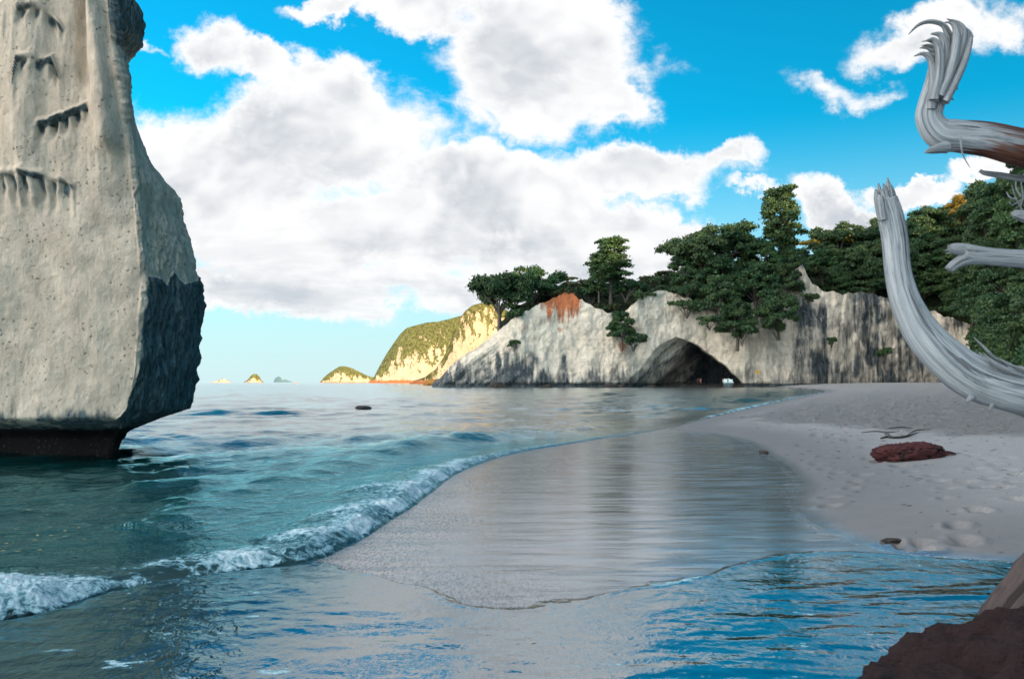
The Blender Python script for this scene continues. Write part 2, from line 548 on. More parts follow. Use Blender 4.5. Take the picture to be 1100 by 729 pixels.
def mat_wood(name, light, dark, brown=None):
    m, N = new_mat(name)
    al, ar = N.attr('along'), N.attr('around')
    v1 = N.xyz(N.m('MULTIPLY', al, 1.6), N.m('MULTIPLY', ar, 26.0), 0.0)
    wv = N.noise(N.xyz(N.m('MULTIPLY', al, 3.0), N.m('MULTIPLY', ar, 8.0), 0.0), 1.0, 3, 0.5, out=1)
    v1 = N.vm('ADD', v1, N.vm('SCALE', wv, 1.3))
    g = N.noise(v1, 1.0, 7, 0.68)
    g2 = N.noise(N.xyz(N.m('MULTIPLY', al, 5), N.m('MULTIPLY', ar, 70.0), 3.0), 1.0, 4, 0.6)
    g3 = N.noise(N.vm('ADD', N.xyz(N.m('MULTIPLY', al, 5.0), N.m('MULTIPLY', ar, 34.0), 5.0), N.vm('SCALE', wv, 2.2)), 1.0, 5, 0.7)
    g = N.m('ADD', N.m('MULTIPLY', g, 0.6), N.m('MULTIPLY', g3, 0.4))
    c = N.mix(N.ramp(g, 0.33, 0.60), dark, light)
    c = N.mix(N.m('MULTIPLY', N.ramp(g2, 0.50, 0.70), 0.5), c, tuple(k * 0.5 for k in dark))
    crack = N.ramp(N.noise(N.vm('ADD', N.xyz(N.m('MULTIPLY', al, 2.3), N.m('MULTIPLY', ar, 20.0), 7.0), N.vm('SCALE', wv, 0.9)), 1.0, 5, 0.6), 0.61, 0.66)
    c = N.mix(N.m('MULTIPLY', crack, 0.68), c, (0.035, 0.035, 0.04))
    if brown:
        br = N.attr('bark')
        bf = N.ramp(N.m('ADD', br, N.m('MULTIPLY', N.m('SUBTRACT', g, 0.5), 1.6)), 0.40, 0.60)
        bf = N.m('MULTIPLY', bf, N.ramp(br, 0.02, 0.2))
        c = N.mix(bf, c, N.mix(N.ramp(g2, 0.35, 0.65), brown, tuple(k * 0.22 for k in brown)))
    h = N.m('SUBTRACT', N.m('ADD', g, N.m('MULTIPLY', g2, 0.5)), N.m('MULTIPLY', crack, 0.8))
    knots = N.noise(N.xyz(N.m('MULTIPLY', al, 9.0), N.m('MULTIPLY', ar, 9.0), 1.0), 1.0, 5, 0.65)
    c = N.mix(N.ramp(knots, 0.56, 0.75, 0, 0.6), c, tuple(0.6 * k for k in dark))
    nb = N.bump(h, 0.9, 0.012)
    principled(N, color=c, rough=0.75, normal=nb, spec=0.25)
    return m


M_SAND = mat_sand()
M_WATER = mat_water()
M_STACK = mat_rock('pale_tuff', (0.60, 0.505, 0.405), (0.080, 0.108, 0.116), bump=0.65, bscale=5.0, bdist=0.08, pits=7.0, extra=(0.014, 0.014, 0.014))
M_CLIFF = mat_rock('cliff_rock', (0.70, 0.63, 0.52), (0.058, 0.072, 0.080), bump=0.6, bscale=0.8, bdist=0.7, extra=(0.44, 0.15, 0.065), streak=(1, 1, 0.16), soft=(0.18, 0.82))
M_GOLD = mat_rock('headland_rock', (0.60, 0.43, 0.28), (0.115, 0.112, 0.036), bump=0.9, bscale=0.16, bdist=4.0, extra=(0.40, 0.13, 0.05), streak=(1, 1, 0.3))
M_HILL = mat_hill('hill_bush', ((0.012, 0.024, 0.014), (0.040, 0.048, 0.022)), (0.15, 0.13, 0.085), scale=0.15)
M_LEAF = mat_leaf('dark_leaves', (0.018, 0.060, 0.034), (0.056, 0.135, 0.052), (0.125, 0.19, 0.055))
M_PINE = mat_leaf('pine_needles', (0.028, 0.085, 0.040), (0.072, 0.160, 0.052), (0.13, 0.21, 0.055))
M_SHRUB = mat_leaf('shrub_leaves', (0.022, 0.050, 0.022), (0.060, 0.085, 0.030), (0.10, 0.10, 0.04))
M_SUNLIT = mat_leaf('sunlit_leaves', (0.20, 0.17, 0.025), (0.32, 0.25, 0.04), (0.36, 0.29, 0.05))  # sunlight on the ridge foliage, painted in as golden leaf colour
M_BARK = mat_simple('bark', (0.12, 0.105, 0.09), 0.9, 0.4, 3.0)
M_WOOD = mat_wood('driftwood', (0.49, 0.535, 0.575), (0.15, 0.18, 0.21), brown=(0.15, 0.062, 0.042))
M_LOG = mat_wood('dark_log', (0.085, 0.066, 0.064), (0.022, 0.016, 0.018))

# ------------------------------------------------------------------ plan curves of the shore
tipz = 0.05
E_px = [(1095, 603), (1030, 598), (960, 590), (925, 583), (900, 575), (872, 560), (856, 543), (858, 530), (860, 518), (845, 500), (826, 489), (800, 474), (760, 466), (722, 461.5)]
E_far = [(735, 456), (770, 447), (805, 439), (838, 431.5), (866, 425), (884, 421.5), (880, 419.0), (858, 417.4), (836, 416.2)]
Ept = [(30, -90), (14, -12), (10, 4), (6.6, 7.4)] + [ground(a, c, tipz) for a, c in E_px] + [ground(a, c, 0.02) for a, c in E_far] + [(86, 290), (90, 330)]
Ecurve = catmull(Ept, 4)
B_px = [(0, 662), (50, 648), (120, 630), (200, 617), (270, 608), (318, 600), (352, 586), (400, 560), (450, 528), (480, 508), (520, 493), (560, 483.5), (600, 477), (640, 470.5), (690, 463.5)]
Bpt = [(-32, -90), (-16, -12), (-9, 2.5), (-5.6, 5.0)] + [ground(a, c, 0.0) for a, c in B_px] + [(px_ - 0.25, py_) for px_, py_ in (ground(a, c, 0.02) for a, c in [(722, 459)] + E_far)] + [(85.6, 290), (89.6, 330)]
Bcurve = catmull(Bpt, 4)
F_px = [(318, 598), (345, 603), (385, 613), (435, 628), (490, 643), (530, 651), (575, 652), (640, 642), (710, 628), (780, 612), (840, 600), (900, 596), (960, 600), (1040, 606), (1095, 610)]
Fpt = [(-30, 9.8), (-20, 9.6), (-12, 9.4), (-7, 9.2), (-4.5, 9.0), (-3.2, 8.75)] + [ground(a, c, 0.01) for a, c in F_px] + [(6.6, 7.0), (30, 6.0)]
Fcurve = catmull(Fpt, 4)

PRINTS = [(325, 358), (348, 376), (395, 390), (457, 420), (487, 397), (445, 445), (370, 478), (370, 508), (505, 337), (535, 352), (655, 385), (730, 400), (757, 418),
          (795, 447), (780, 483), (880, 520), (905, 527), (825, 565), (815, 572), (850, 600), (845, 613), (600, 635), (690, 625), (720, 655), (660, 655), (1035, 487), (860, 423), (910, 445),
          (345, 330), (430, 272), (380, 262), (323, 250), (318, 257), (240, 238), (100, 205), (150, 215), (60, 190), (200, 222), (620, 365), (560, 300), (500, 300),
          (940, 410), (1000, 380), (960, 360), (1040, 395), (985, 445), (1020, 425), (880, 330), (930, 345), (1010, 340), (890, 375), (330, 220), (420, 240), (480, 215)]
PRINTS = [(780 + a / 3.3125, 390 + c / 3.3125) for a, c in PRINTS]


def polar(az_dense, n_dense, n_rest, rows):
    a1 = np.linspace(-radians(az_dense), radians(az_dense), n_dense)
    a2 = np.linspace(radians(az_dense), 2 * pi - radians(az_dense), n_rest + 2)[1:-1]
    az = np.concatenate([a1, a2])
    A, R = np.meshgrid(az, rows)
    return np.sin(A) * R, np.cos(A) * R


def shore(x, y):
    dE, pE = sdist(x, y, Ecurve)         # positive inland
    dB, pB = sdist(x, y, Bcurve)
    dB = -dB                             # positive seaward
    return dE, dB, pB


def sand_height(x, y, dE, dB):
    inland = 0.05 + 1.60 * (1 - np.exp(-np.maximum(dE, 0) / 15.0))
    a, c = np.maximum(-dB, 0), np.maximum(-dE, 0)
    mid = 0.05 * a / (a + c + 1e-6) + 0.0
    sea = np.maximum(-0.26 * np.maximum(dB, 0) + 0.08 * np.minimum(np.maximum(dB, 0), 1.0), -3.0)
    z = np.where(dB > 0, sea, np.where(dE > 0, inland, mid))
    # small beach inside the cave mouth
    D = np.maximum(y, 1)
    px = CX + x / D * F
    cave = st(px, 690, 715) * st(px, 835, 800) * st(D, 281, 288) * (y > 0)
    return np.maximum(z, -0.2 + 1.55 * cave) if np.ndim(cave) else z


def build_sand():
    rows = np.concatenate([[0.01, 0.4, 0.8, 1.2, 1.6, 2.0, 2.4], 1559 / np.arange(620, 60, -0.9), 1559 / np.arange(60, 4.2, -0.45), [390, 430, 600, 1200]])
    x, y = polar(36, 860, 150, rows)
    R_, C_ = x.shape
    x, y = x.ravel(), y.ravel()
    dE, dB, pB = shore(x, y)
    z = sand_height(x, y, dE, dB)
    r = np.hypot(x, y)
    P3 = np.stack([x, y, np.zeros_like(x)], 1)
    rug_edge = 4.2 + 1.2 * fbm(P3 * 0.35, 3) + np.clip((y - 16) * -0.18, -3.2, 1.5)
    rug = st(dE, rug_edge - 0.5, rug_edge + 2.8 + 1.5 * fbm(P3 * 0.8, 3))
    near = st(r, 120, 40)
    lump = fbm(P3 * [1.5, 0.9, 1], 3)
    lump2 = fbm(P3 * [2.6, 1.8, 1], 3, ridged=True)
    z += rug * near * (0.060 * lump - 0.055 * np.clip(lump2, -0.3, 1)) * (1 + st(r, 12, 40))
    z += 0.02 * fbm(P3 * 0.25, 2) * (dE > 0) * st(dE, 0.3, 2.0)
    z += 0.006 * fbm(P3 * [0.8, 2.2, 1], 3) * (dB < 0) * (dE < 0.5) * st(-dE, 0.0, 1.0)
    rp = np.random.default_rng(5)
    for (a, c) in PRINTS:
        g = ground(a, c, 0.25)
        for _ in range(2):
            g = ground(a, c, float(np.clip(0.05 + 1.6 * (1 - math.exp(-max(sdist(np.array([g[0]]), np.array([g[1]]), Ecurve)[0][0], 0) / 15.0)), 0.0, 1.3)))
        ang = rp.uniform(-0.7, 0.7)
        ca, sa = math.cos(ang), math.sin(ang)
        m = (np.abs(x - g[0]) < 1.2) & (np.abs(y - g[1]) < 1.2)
        qx, qy = x[m] - g[0], y[m] - g[1]
        sz_ = rp.uniform(0.8, 1.15)
        rr = np.sqrt(((qx * ca + qy * sa) / (0.10 * sz_)) ** 2 + ((-qx * sa + qy * ca) / (0.085 * sz_ * max(1, g[1] / 11))) ** 2)
        z[m] += -0.095 * np.exp(-rr ** 2 * 0.9) + 0.022 * np.exp(-(rr - 1.7) ** 2 * 3)
    wn = fbm(P3 * [0.7, 0.4, 1], 3)
    wet = st(-dE, -0.35 + 0.1 * wn, 0.12)
    damp = 1 - st(dE, 0.8, 3.5 + 1.0 * wn) * 0.75 - rug * 0.25
    damp = np.clip(damp, 0, 1)
    under = st((np.interp(x, Fcurve[:, 0], Fcurve[:, 1]) - y), -0.1, 0.3) * st(-x, 0.9, 2.3)      # under the deeper wash: no film of its own
    grain = 0.30 + 0.70 * st(-dE + 1.5 * wn, 2.0, 6.0)
    # thin foam lines where the last swash reached
    line = np.exp(-((dE + 0.10 + 0.10 * wn) / 0.14) ** 2) * 0.42 * (y < 60)
    fl2, _ = sdist(x, y, catmull([ground(a, c, 0.01) for a, c in [(930, 588), (880, 583), (845, 590), (800, 598), (740, 610), (690, 622), (640, 633)]], 6))
    line = np.maximum(line, 0.34 * np.exp(-(fl2 / 0.10) ** 2))
    rightfoam = st(x, 2.2, 4.2) * st(-dE, 1.3, 0.2) * (dE < 0) * 0.42 * (y < 14)
    foam = np.maximum(line, rightfoam)
    me = np_mesh('sand', np.stack([x, y, z], 1), grid_faces(R_, C_, wrap=True), {'wet': wet, 'damp': damp, 'rugged': rug, 'foam': foam, 'grain': grain, 'under': under})
    return tag(link('beach', me, M_SAND), kind='structure')


def build_sea():
    rows = np.concatenate([[0.01, 0.6, 1.2, 1.8], 1559 / np.arange(700, 60, -0.75), 1559 / np.arange(60, 4, -0.33), 1559 / np.arange(4, 0.5, -0.12), [3600, 5000, 8000, 15000, 40000]])
    x, y = polar(36, 900, 150, rows)
    R_, C_ = x.shape
    x, y = x.ravel(), y.ravel()
    r = np.hypot(x, y)
    dE, dB, pB = shore(x, y)
    zs = sand_height(x, y, dE, dB)
    P3 = np.stack([x, y, np.zeros_like(x)], 1)
    # wind waves: long-crested groups running ashore, sharpened crests
    rs = np.random.default_rng(21)
    wp = fbm(P3 * 0.12, 2)
    zw = np.zeros_like(x)
    for k in range(30):
        lam = 0.36 * (1.135 ** k)
        amp = 0.0098 * lam ** 0.72
        if lam > 6:
            amp *= 0.5
        ang = radians(-38) + rs.normal(0, 0.55)           # heading towards the beach (to the right and near)
        kx, ky = math.cos(ang), math.sin(ang)
        ph = 2 * pi / lam * (x * kx + y * ky) + rs.uniform(0, 6.28) + 2.2 * wp * min(1, 3 / lam)
        fade = st(r, lam * 80, lam * 25)
        s = np.sin(ph)
        zw += amp * fade * (1.0 - 1.7 * np.abs(np.sin(ph * 0.5)) ** 1.15 + 0.3 * s)
    patch = 0.6 + 0.9 * st(fbm(P3 * 0.10, 3), -0.3, 0.4)
    sea_in = st(dB, -0.2, 1.4)
    z = 0.05 * st(dB, -0.2, 0.9) + zw * patch * (0.25 + 0.75 * st(dB, 0.5, 3.0)) * sea_in
    # the breaking wave along the beach
    D = np.maximum(y, 1)
    px = CX + x / D * F
    A = np.interp(px, [-250, 0, 60, 130, 240, 330, 400, 460, 500, 560, 640, 720, 760, 800, 840, 880], [.17, .15, .10, .065, .09, .12, .125, .10, .07, .045, .03, .025, .045, .09, .08, .05])
    along = fbm(np.stack([pB * 0.55, pB * 0, pB * 0 + 3.1], 1), 3)
    A = A * (1 + 0.45 * along)
    wob = 0.25 * fbm(np.stack([pB * 0.9, dB * 0.35, pB * 0 + 9], 1), 3)
    s = dB + 0.22 + wob * np.clip(A * 5, 0.2, 1)
    wid = 0.30 + 4.4 * A
    prof = np.where(s < 0.0, 0, np.where(s < wid * 0.32, st(s, 0.0, wid * 0.32), np.exp(-((s - wid * 0.32) / wid) ** 2 * 1.3)))
    z += A * prof
    # second, lower crest behind the breaker
    s2 = dB - 2.6 - 0.8 * fbm(np.stack([pB * 0.25, pB * 0, pB * 0 + 5.5], 1), 3)
    A2 = np.interp(px, [0, 60, 150, 300, 420, 520, 600], [.10, .12, .12, .10, .15, .08, 0])
    z += A2 * (y > 0) * np.exp(-(s2 / 0.55) ** 2) * np.clip(0.9 + 1.2 * fbm(np.stack([pB * 0.5, pB * 0, pB * 0 + 15.5], 1), 2), 0, 1.6)
    foam = st(s, -0.05, 0.08) * st(s, wid * 1.8, wid * 0.35) * np.clip(0.62 + A * 2.4, 0, 1) * st(A, 0.01, 0.05)
    foam *= np.clip(0.9 + 0.8 * fbm(P3 * 1.3, 3), 0.25, 1.3)
    foam = np.clip(foam, 0, 1)
    lumps = fbm(P3 * 7.0, 4, gain=0.6, ridged=True)
    lump_b = fbm(P3 * 2.6, 3)
    z += foam * (0.060 * lumps + 0.075 * lump_b + 0.03 * fbm(P3 * 16.0, 3, ridged=True)) * np.clip(A * 5, 0.1, 1.1)
    trail = 0.40 * st(dB, 7.0, 1.2) * st(dB, 0.2, 1.0) * st(fbm(P3 * [0.9, 1.6, 1], 4), 0.0, 0.5) * (r < 60) * st(A, 0.03, 0.12)
    foam = np.maximum(foam, trail)
    # thin sheet of the backwash in the foreground
    dF = (np.interp(x, Fcurve[:, 0], Fcurve[:, 1]) - y) * 0.85
    wob = 0.26 * fbm(P3 * 1.5, 4, gain=0.6)
    dF = dF + wob
    left = st(-x, -0.4, 2.6)
    th = 0.016 * st(dF, -0.02, 0.16) + 0.035 * left * st(dF, 0.0, 1.0)
    rp = np.zeros_like(x)
    for k in range(18):
        lam = 0.10 * 1.15 ** k
        ang = radians(95) + rs.normal(0, 0.5)
        ph = 2 * pi / lam * (x * math.cos(ang) + y * math.sin(ang)) + rs.uniform(0, 6.28) + 3.0 * fbm(P3 * 1.1 + k, 2)
        rp += 0.0026 * lam ** 0.9 * np.sin(ph)
    ridg = fbm(P3 * [1.0, 2.6, 1], 4, ridged=True)
    rp += 0.006 * np.clip(ridg - 0.15, 0, 1)
    amp = st(dF, 0.0, 1.6) * (0.5 + 0.9 * st(fbm(P3 * 0.7, 2), -0.3, 0.3))
    sheet = zs + th + rp * amp + 0.012 * np.exp(-((dF - 0.06) / 0.06) ** 2)
    onland = dB <= -0.25
    zland = np.where(dF > -0.03, sheet, zs - 0.06 - 0.02 * np.minimum(np.abs(dF), 3))
    zland = np.where(dE > 0.0, np.minimum(zland, zs - 0.05), zland)
    tland = st(dB, -0.20, -0.36)
    z = np.where(dB > -0.20, z, z * (1 - tland) + zland * tland)
    z = np.where((dB < -0.3) & (y < -3), zs - 0.1, z)
    edge = 0.62 * np.exp(-((dF - 0.07) / 0.10) ** 2) * onland * (r < 14) * np.clip(0.6 + 1.6 * fbm(P3 * 1.2 + 5, 3), 0, 1.3)
    veil = 0.48 * st(x, 1.0, 2.6) * st(dF, 1.5, 0.1) * (dF > 0) * (r < 12)
    edge = np.maximum(edge, veil * onland)
    sheen_fleck = 0.78 * st(fbm(P3 * [2.0, 6.5, 1], 5, gain=0.6), 0.02, 0.42) * st(dF, 0.4, 1.5) * onland * (r < 12)  # white flecks paint the sky's bright sheen on the sheet, besides foam bubbles
    foam = np.where(onland, np.maximum(edge, sheen_fleck), foam)
    depth = np.clip(z - zs, 0, 5)
    global SEA_PTS
    keep = (r < 30) & (y > 0)
    SEA_PTS = np.stack([x, y, z], 1)[keep]
    near = st(r, 70, 10)
    calm = st(dB, -0.2, -0.35) * (r < 40) * (1 - 0.93 * st(-x, 0.9, 2.3))
    me = np_mesh('sea', np.stack([x, y, z], 1), grid_faces(R_, C_, wrap=True), {'depth': depth, 'foam': foam, 'near': near, 'calm': calm})
    return tag(link('sea', me, M_WATER), kind='structure')


build_sand()
build_sea()


# ------------------------------------------------------------------ the rock stack on the left
def build_stack():
    DA, DS = 18.6, 22.0
    A_t = [(-250, 70), (-120, 88), (0, 110), (60, 117), (100, 126), (150, 134), (200, 141), (250, 147), (300, 153), (350, 151), (400, 148), (440, 140), (455, 128), (462, 115), (470, 96), (478, 84), (490, 80), (520, 78)]
    S_t = [(-250, 100), (-120, 125), (-40, 140), (0, 147), (12, 151), (38, 152), (50, 149), (60, 139), (66, 127), (76, 124), (84, 136), (92, 138.5), (106, 139), (116, 138), (150, 150), (180, 165), (205, 187), (215, 193), (240, 197),
           (262, 205), (285, 211), (320, 216), (350, 215), (380, 213), (410, 209), (430, 207), (438, 203), (446, 178), (455, 150), (463, 128), (470, 112), (480, 104), (490, 102), (520, 100)]
    zrow = np.concatenate([np.linspace(-0.6, 2.0, 130), np.linspace(2.0, 10.4, 400)[1:], np.linspace(10.4, 13.5, 40)[1:]])
    pyA = HY + (CH - zrow) * F / DA
    pyS = HY + (CH - zrow) * F / DS
    ax = (np.interp(pyA, *zip(*A_t)) - CX) / F * DA
    sx_ = (np.interp(pyS, *zip(*S_t)) - CX) / F * DS
    under = st(zrow, 0.95, 0.35)                       # the sea-cut notch
    NF, NR, NBK = 430, 190, 70
    rows = []
    for i, z in enumerate(zrow):
        cap = st(z, 11.0, 13.6) * 0.6
        ya = DA + 1.7 * under[i] + 0.06 * max(z - 1, 0)
        A = np.array([ax[i], ya])
        S = np.array([sx_[i], DS])
        Lf = np.array([-17.5, ya + 0.7])
        Mf = np.array([-12.0, ya - 0.15 + 0.05 * math.sin(z)])
        N1 = A * 0.88 + Mf * 0.12 + np.array([0, -0.06])
        front = catmull([Lf, Mf, N1, A], 40)
        rm = A * 0.5 + S * 0.5 + np.array([0.18 * (1 - under[i]), -0.12]) * float(st(pyA[i], 150, 290))
        right = catmull([A, rm, S], 40)
        bk = catmull([S, S + np.array([-2.0, 2.4]), np.array([-17.5, 30.0]), np.array([-19.5, 26.5]), Lf], 20)

        def res(c, n, end=False):
            d = np.concatenate([[0], np.cumsum(np.linalg.norm(np.diff(c, axis=0), axis=1))])
            t = np.linspace(0, d[-1], n, endpoint=end)
            return np.stack([np.interp(t, d, c[:, 0]), np.interp(t, d, c[:, 1])], 1)
        # columns concentrate on the visible front
        loop = np.vstack([res(front, NF), res(right, NR), res(bk, NBK)])
        cen = np.array([-12.5, 24.5])
        loop = cen + (loop - cen) * (1 - cap)
        rows.append(np.column_stack([loop, np.full(len(loop), z)]))
    G = np.array(rows)
    R_, C_ = G.shape[:2]
    # soften the section slightly along the loop, keep the edge
    for _ in range(3):
        G[:, :, :2] = 0.25 * np.roll(G, 1, 1)[:, :, :2] + 0.5 * G[:, :, :2] + 0.25 * np.roll(G, -1, 1)[:, :, :2]
    tu = np.roll(G, -1, 1) - np.roll(G, 1, 1)
    nrm = np.stack([tu[..., 1], -tu[..., 0], np.zeros(tu.shape[:2])], -1)
    nrm /= np.linalg.norm(nrm, axis=-1, keepdims=True) + 1e-9
    V = G.reshape(-1, 3)
    P = V.copy()
    n = nrm.reshape(-1, 3)
    z = V[:, 2]
    ci = np.tile(np.arange(C_), R_)
    is_front = st(ci.astype(float), NF + 6, NF - 14)
    is_right = ((ci >= NF - 5) & (ci < NF + NR + 5)).astype(float)
    px = CX + V[:, 0] / V[:, 1] * F
    py = HY + (CH - z) / V[:, 1] * F
    d = 0.32 * fbm(P * [0.35, 0.35, 0.22], 4)
    # flutes and draped folds in the upper part of the front face
    up = st(py, 250, 140)
    ph = px / 15.0 + 1.6 * fbm(P * [0.5, 0.5, 0.25] + 4, 3)
    fl = np.sin(ph) * 0.5 + 0.5
    d += is_front * up * (0.20 * fl ** 1.5 + 0.24 * fbm(P * [1.3, 1.3, 0.18] + 9, 4))
    d += is_front * 0.06 * fbm(P * [1.3, 1.3, 1.0], 6, gain=0.6)
    # the long spur that comes down beside the edge
    spur = np.exp(-((px - np.interp(py, [0, 60, 120, 165], [103, 108, 120, 122])) / np.interp(py, [0, 60, 120, 165], [7, 12, 15, 12])) ** 2) * st(py, 172, 150) * is_front
    d += 0.30 * spur
    d -= is_front * 0.26 * np.exp(-((px - np.interp(py, [0, 60, 120], [90, 90, 96])) / 6) ** 2) * st(py, 130, 70)
    # brows: overhanging lips with hollows below
    stain_shade = np.zeros(len(V))
    BROWS = [([(0, 188), (25, 187), (50, 191), (72, 195), (81, 203)], 0.20, 46, .95), ([(22, 95), (26, 68), (40, 66), (48, 70), (60, 68), (68, 88)], 0.16, 26, .9),
             ([(43, 136), (58, 133), (66, 131), (73, 127), (84, 122), (98, 118)], 0.17, 24, .9), ([(24, 14), (44, 12), (58, 20), (70, 34)], 0.13, 24, .7),
             ([(-60, 200), (-20, 190), (0, 188)], 0.2, 50, .9), ([(-80, 90), (-50, 84), (-20, 100)], .15, 40, .8)]
    for pts, amp, drop, dk in BROWS:
        pts = np.array(pts, float)
        xs, yy = pts[:, 0], pts[:, 1]
        jit = 3.0 * fbm(P * [2.5, 2.5, 0.3] + 31, 3)
        y0 = np.interp(px, xs, yy) + jit
        inside = st(px, xs[0] - 3, xs[0] + 3) * st(px, xs[-1] + 3, xs[-1] - 3) * is_front
        q = py - y0
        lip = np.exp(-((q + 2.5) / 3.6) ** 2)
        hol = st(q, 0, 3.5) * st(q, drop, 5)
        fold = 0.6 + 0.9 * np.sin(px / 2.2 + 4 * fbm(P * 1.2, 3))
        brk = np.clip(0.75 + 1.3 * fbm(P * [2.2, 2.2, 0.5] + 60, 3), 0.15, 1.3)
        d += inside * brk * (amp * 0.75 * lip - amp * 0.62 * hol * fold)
        stain_shade = np.maximum(stain_shade, inside * brk * dk * np.exp(-((q - 1.0) / 4.2) ** 2))
        stain_shade = np.maximum(stain_shade, inside * 0.50 * hol * fold * (1 - st(q, 4, drop * 1.1)))
    # right face: rough, pitted, stepped
    d += is_right * (0.10 * fbm(P * [2.0, 2.0, 1.4], 5, gain=0.62, ridged=True) + 0.14 * fbm(P * [0.9, 0.9, 0.8] + 3, 4))
    sil = st(ci.astype(float), NF + NR * 0.5, NF + NR - 2) * (ci < NF + NR + 30)
    d += sil * 0.10 * fbm(P * [2, 2, 3.2] + 7, 4)
    d *= np.where(ci >= NF + NR, 0.5, 1.0)
    d *= 1 - 0.65 * st(py, 230, 130) * (ci > NF)
    d += is_right * st(py, 150, 70) * 0.13 * fbm(P * [3.0, 3.0, 2.6] + 19, 5, gain=0.65, ridged=True)
    V = V + n * d[:, None]
    # vertical detail: hollow under the shoulder
    px2 = px
    pn = fbm(P * [1.2, 1.2, 1.0] + 12, 4)
    ptop = np.interp(px2, [140, 158, 166, 176, 181, 186, 196, 220], [330, 300, 297, 300, 309, 296, 309, 285])
    pleft = np.interp(py, [290, 310, 345, 380, 410, 440, 470], [158, 160, 151, 147, 147, 134, 105])
    patch = st(py + 14 * pn, ptop - 2, ptop + 2) * st(px2 + 14 * pn, pleft - 3, pleft + 3) * (ci < NF + NR + 40)
    stain_shade = np.maximum(stain_shade, 0.92 * patch)
    V = V + n * (patch * (-0.02 + 0.10 * fbm(P * [2.6, 2.6, 0.9] + 33, 4, ridged=True)))[:, None]
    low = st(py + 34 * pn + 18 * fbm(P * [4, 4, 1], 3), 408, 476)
    stain_shade = np.maximum(stain_shade, low * 0.75)
    stain_shade = np.maximum(stain_shade, st(z, 0.85, 0.45) * 0.98)
    wet_shade = st(z + 0.10 * pn, 0.80, 0.50)  # near-black tone paints the undercut's shade along with the wet rock
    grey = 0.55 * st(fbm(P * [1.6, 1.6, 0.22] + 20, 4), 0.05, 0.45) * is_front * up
    stain_shade = np.maximum(stain_shade, grey)
    stain_shade = np.maximum(stain_shade, 0.60 * is_right * st(py, 120, 30))
    stain_shade = np.maximum(stain_shade, 0.42 * is_right * st(fbm(P * [1.5, 1.5, 0.8] + 2, 4), -0.1, 0.35))
    V2 = V.reshape(R_, C_, 3)
    faces = grid_faces(R_, C_, wrap=True)
    # close the top
    top = np.array([[V2[-1, :, 0].mean(), V2[-1, :, 1].mean(), 13.9]])
    Vall = np.vstack([V, top])
    st_all = np.append(stain_shade, 0)
    k = (R_ - 1) * C_
    cidx = np.arange(C_)
    tri = np.stack([k + cidx, k + (cidx + 1) % C_, np.full(C_, len(V)), np.full(C_, len(V))], 1)
    me = np_mesh('stack', Vall, faces, {'stain_shade': st_all, 'rust_shade': np.append(wet_shade, 0)})
    import bmesh
    bm = bmesh.new()
    bm.from_mesh(me)
    bm.verts.ensure_lookup_table()
    for t in tri:
        try:
            bm.faces.new((bm.verts[t[0]], bm.verts[t[1]], bm.verts[t[2]])).smooth = True
        except ValueError:
            pass
    bm.to_mesh(me)
    bm.free()
    return tag(link('rock_stack', me, M_STACK), 'towering pale rock stack with a dark undercut base, standing in the shallows', 'rock stack')


build_stack()


# ------------------------------------------------------------------ the cliff with the cave
TOPL = [(462, 414), (476, 402), (486, 390), (500, 381), (520, 367), (540, 350), (555, 340), (566, 333), (580, 326), (600, 316), (612, 311), (622, 320), (640, 330), (662, 340), (676, 330), (690, 318), (706, 311), (722, 314), (745, 322), (775, 328), (805, 326), (840, 306), (852, 290), (862, 284), (872, 305), (885, 312), (905, 316), (930, 314), (960, 322), (1000, 334), (1035, 346), (1075, 362), (1130, 372)]
WD = [(455, 285), (476, 274), (500, 271), (545, 269), (600, 272), (650, 273), (676, 272), (720, 276), (760, 278), (800, 275), (840, 279), (880, 284), (940, 292), (1000, 298), (1060, 290), (1130, 260)]


def wall_D(px):
    return np.interp(px, *zip(*WD))


def wall_top(px):
    return CH - (np.interp(px, *zip(*TOPL)) - HY) / F * (wall_D(px) + 6)


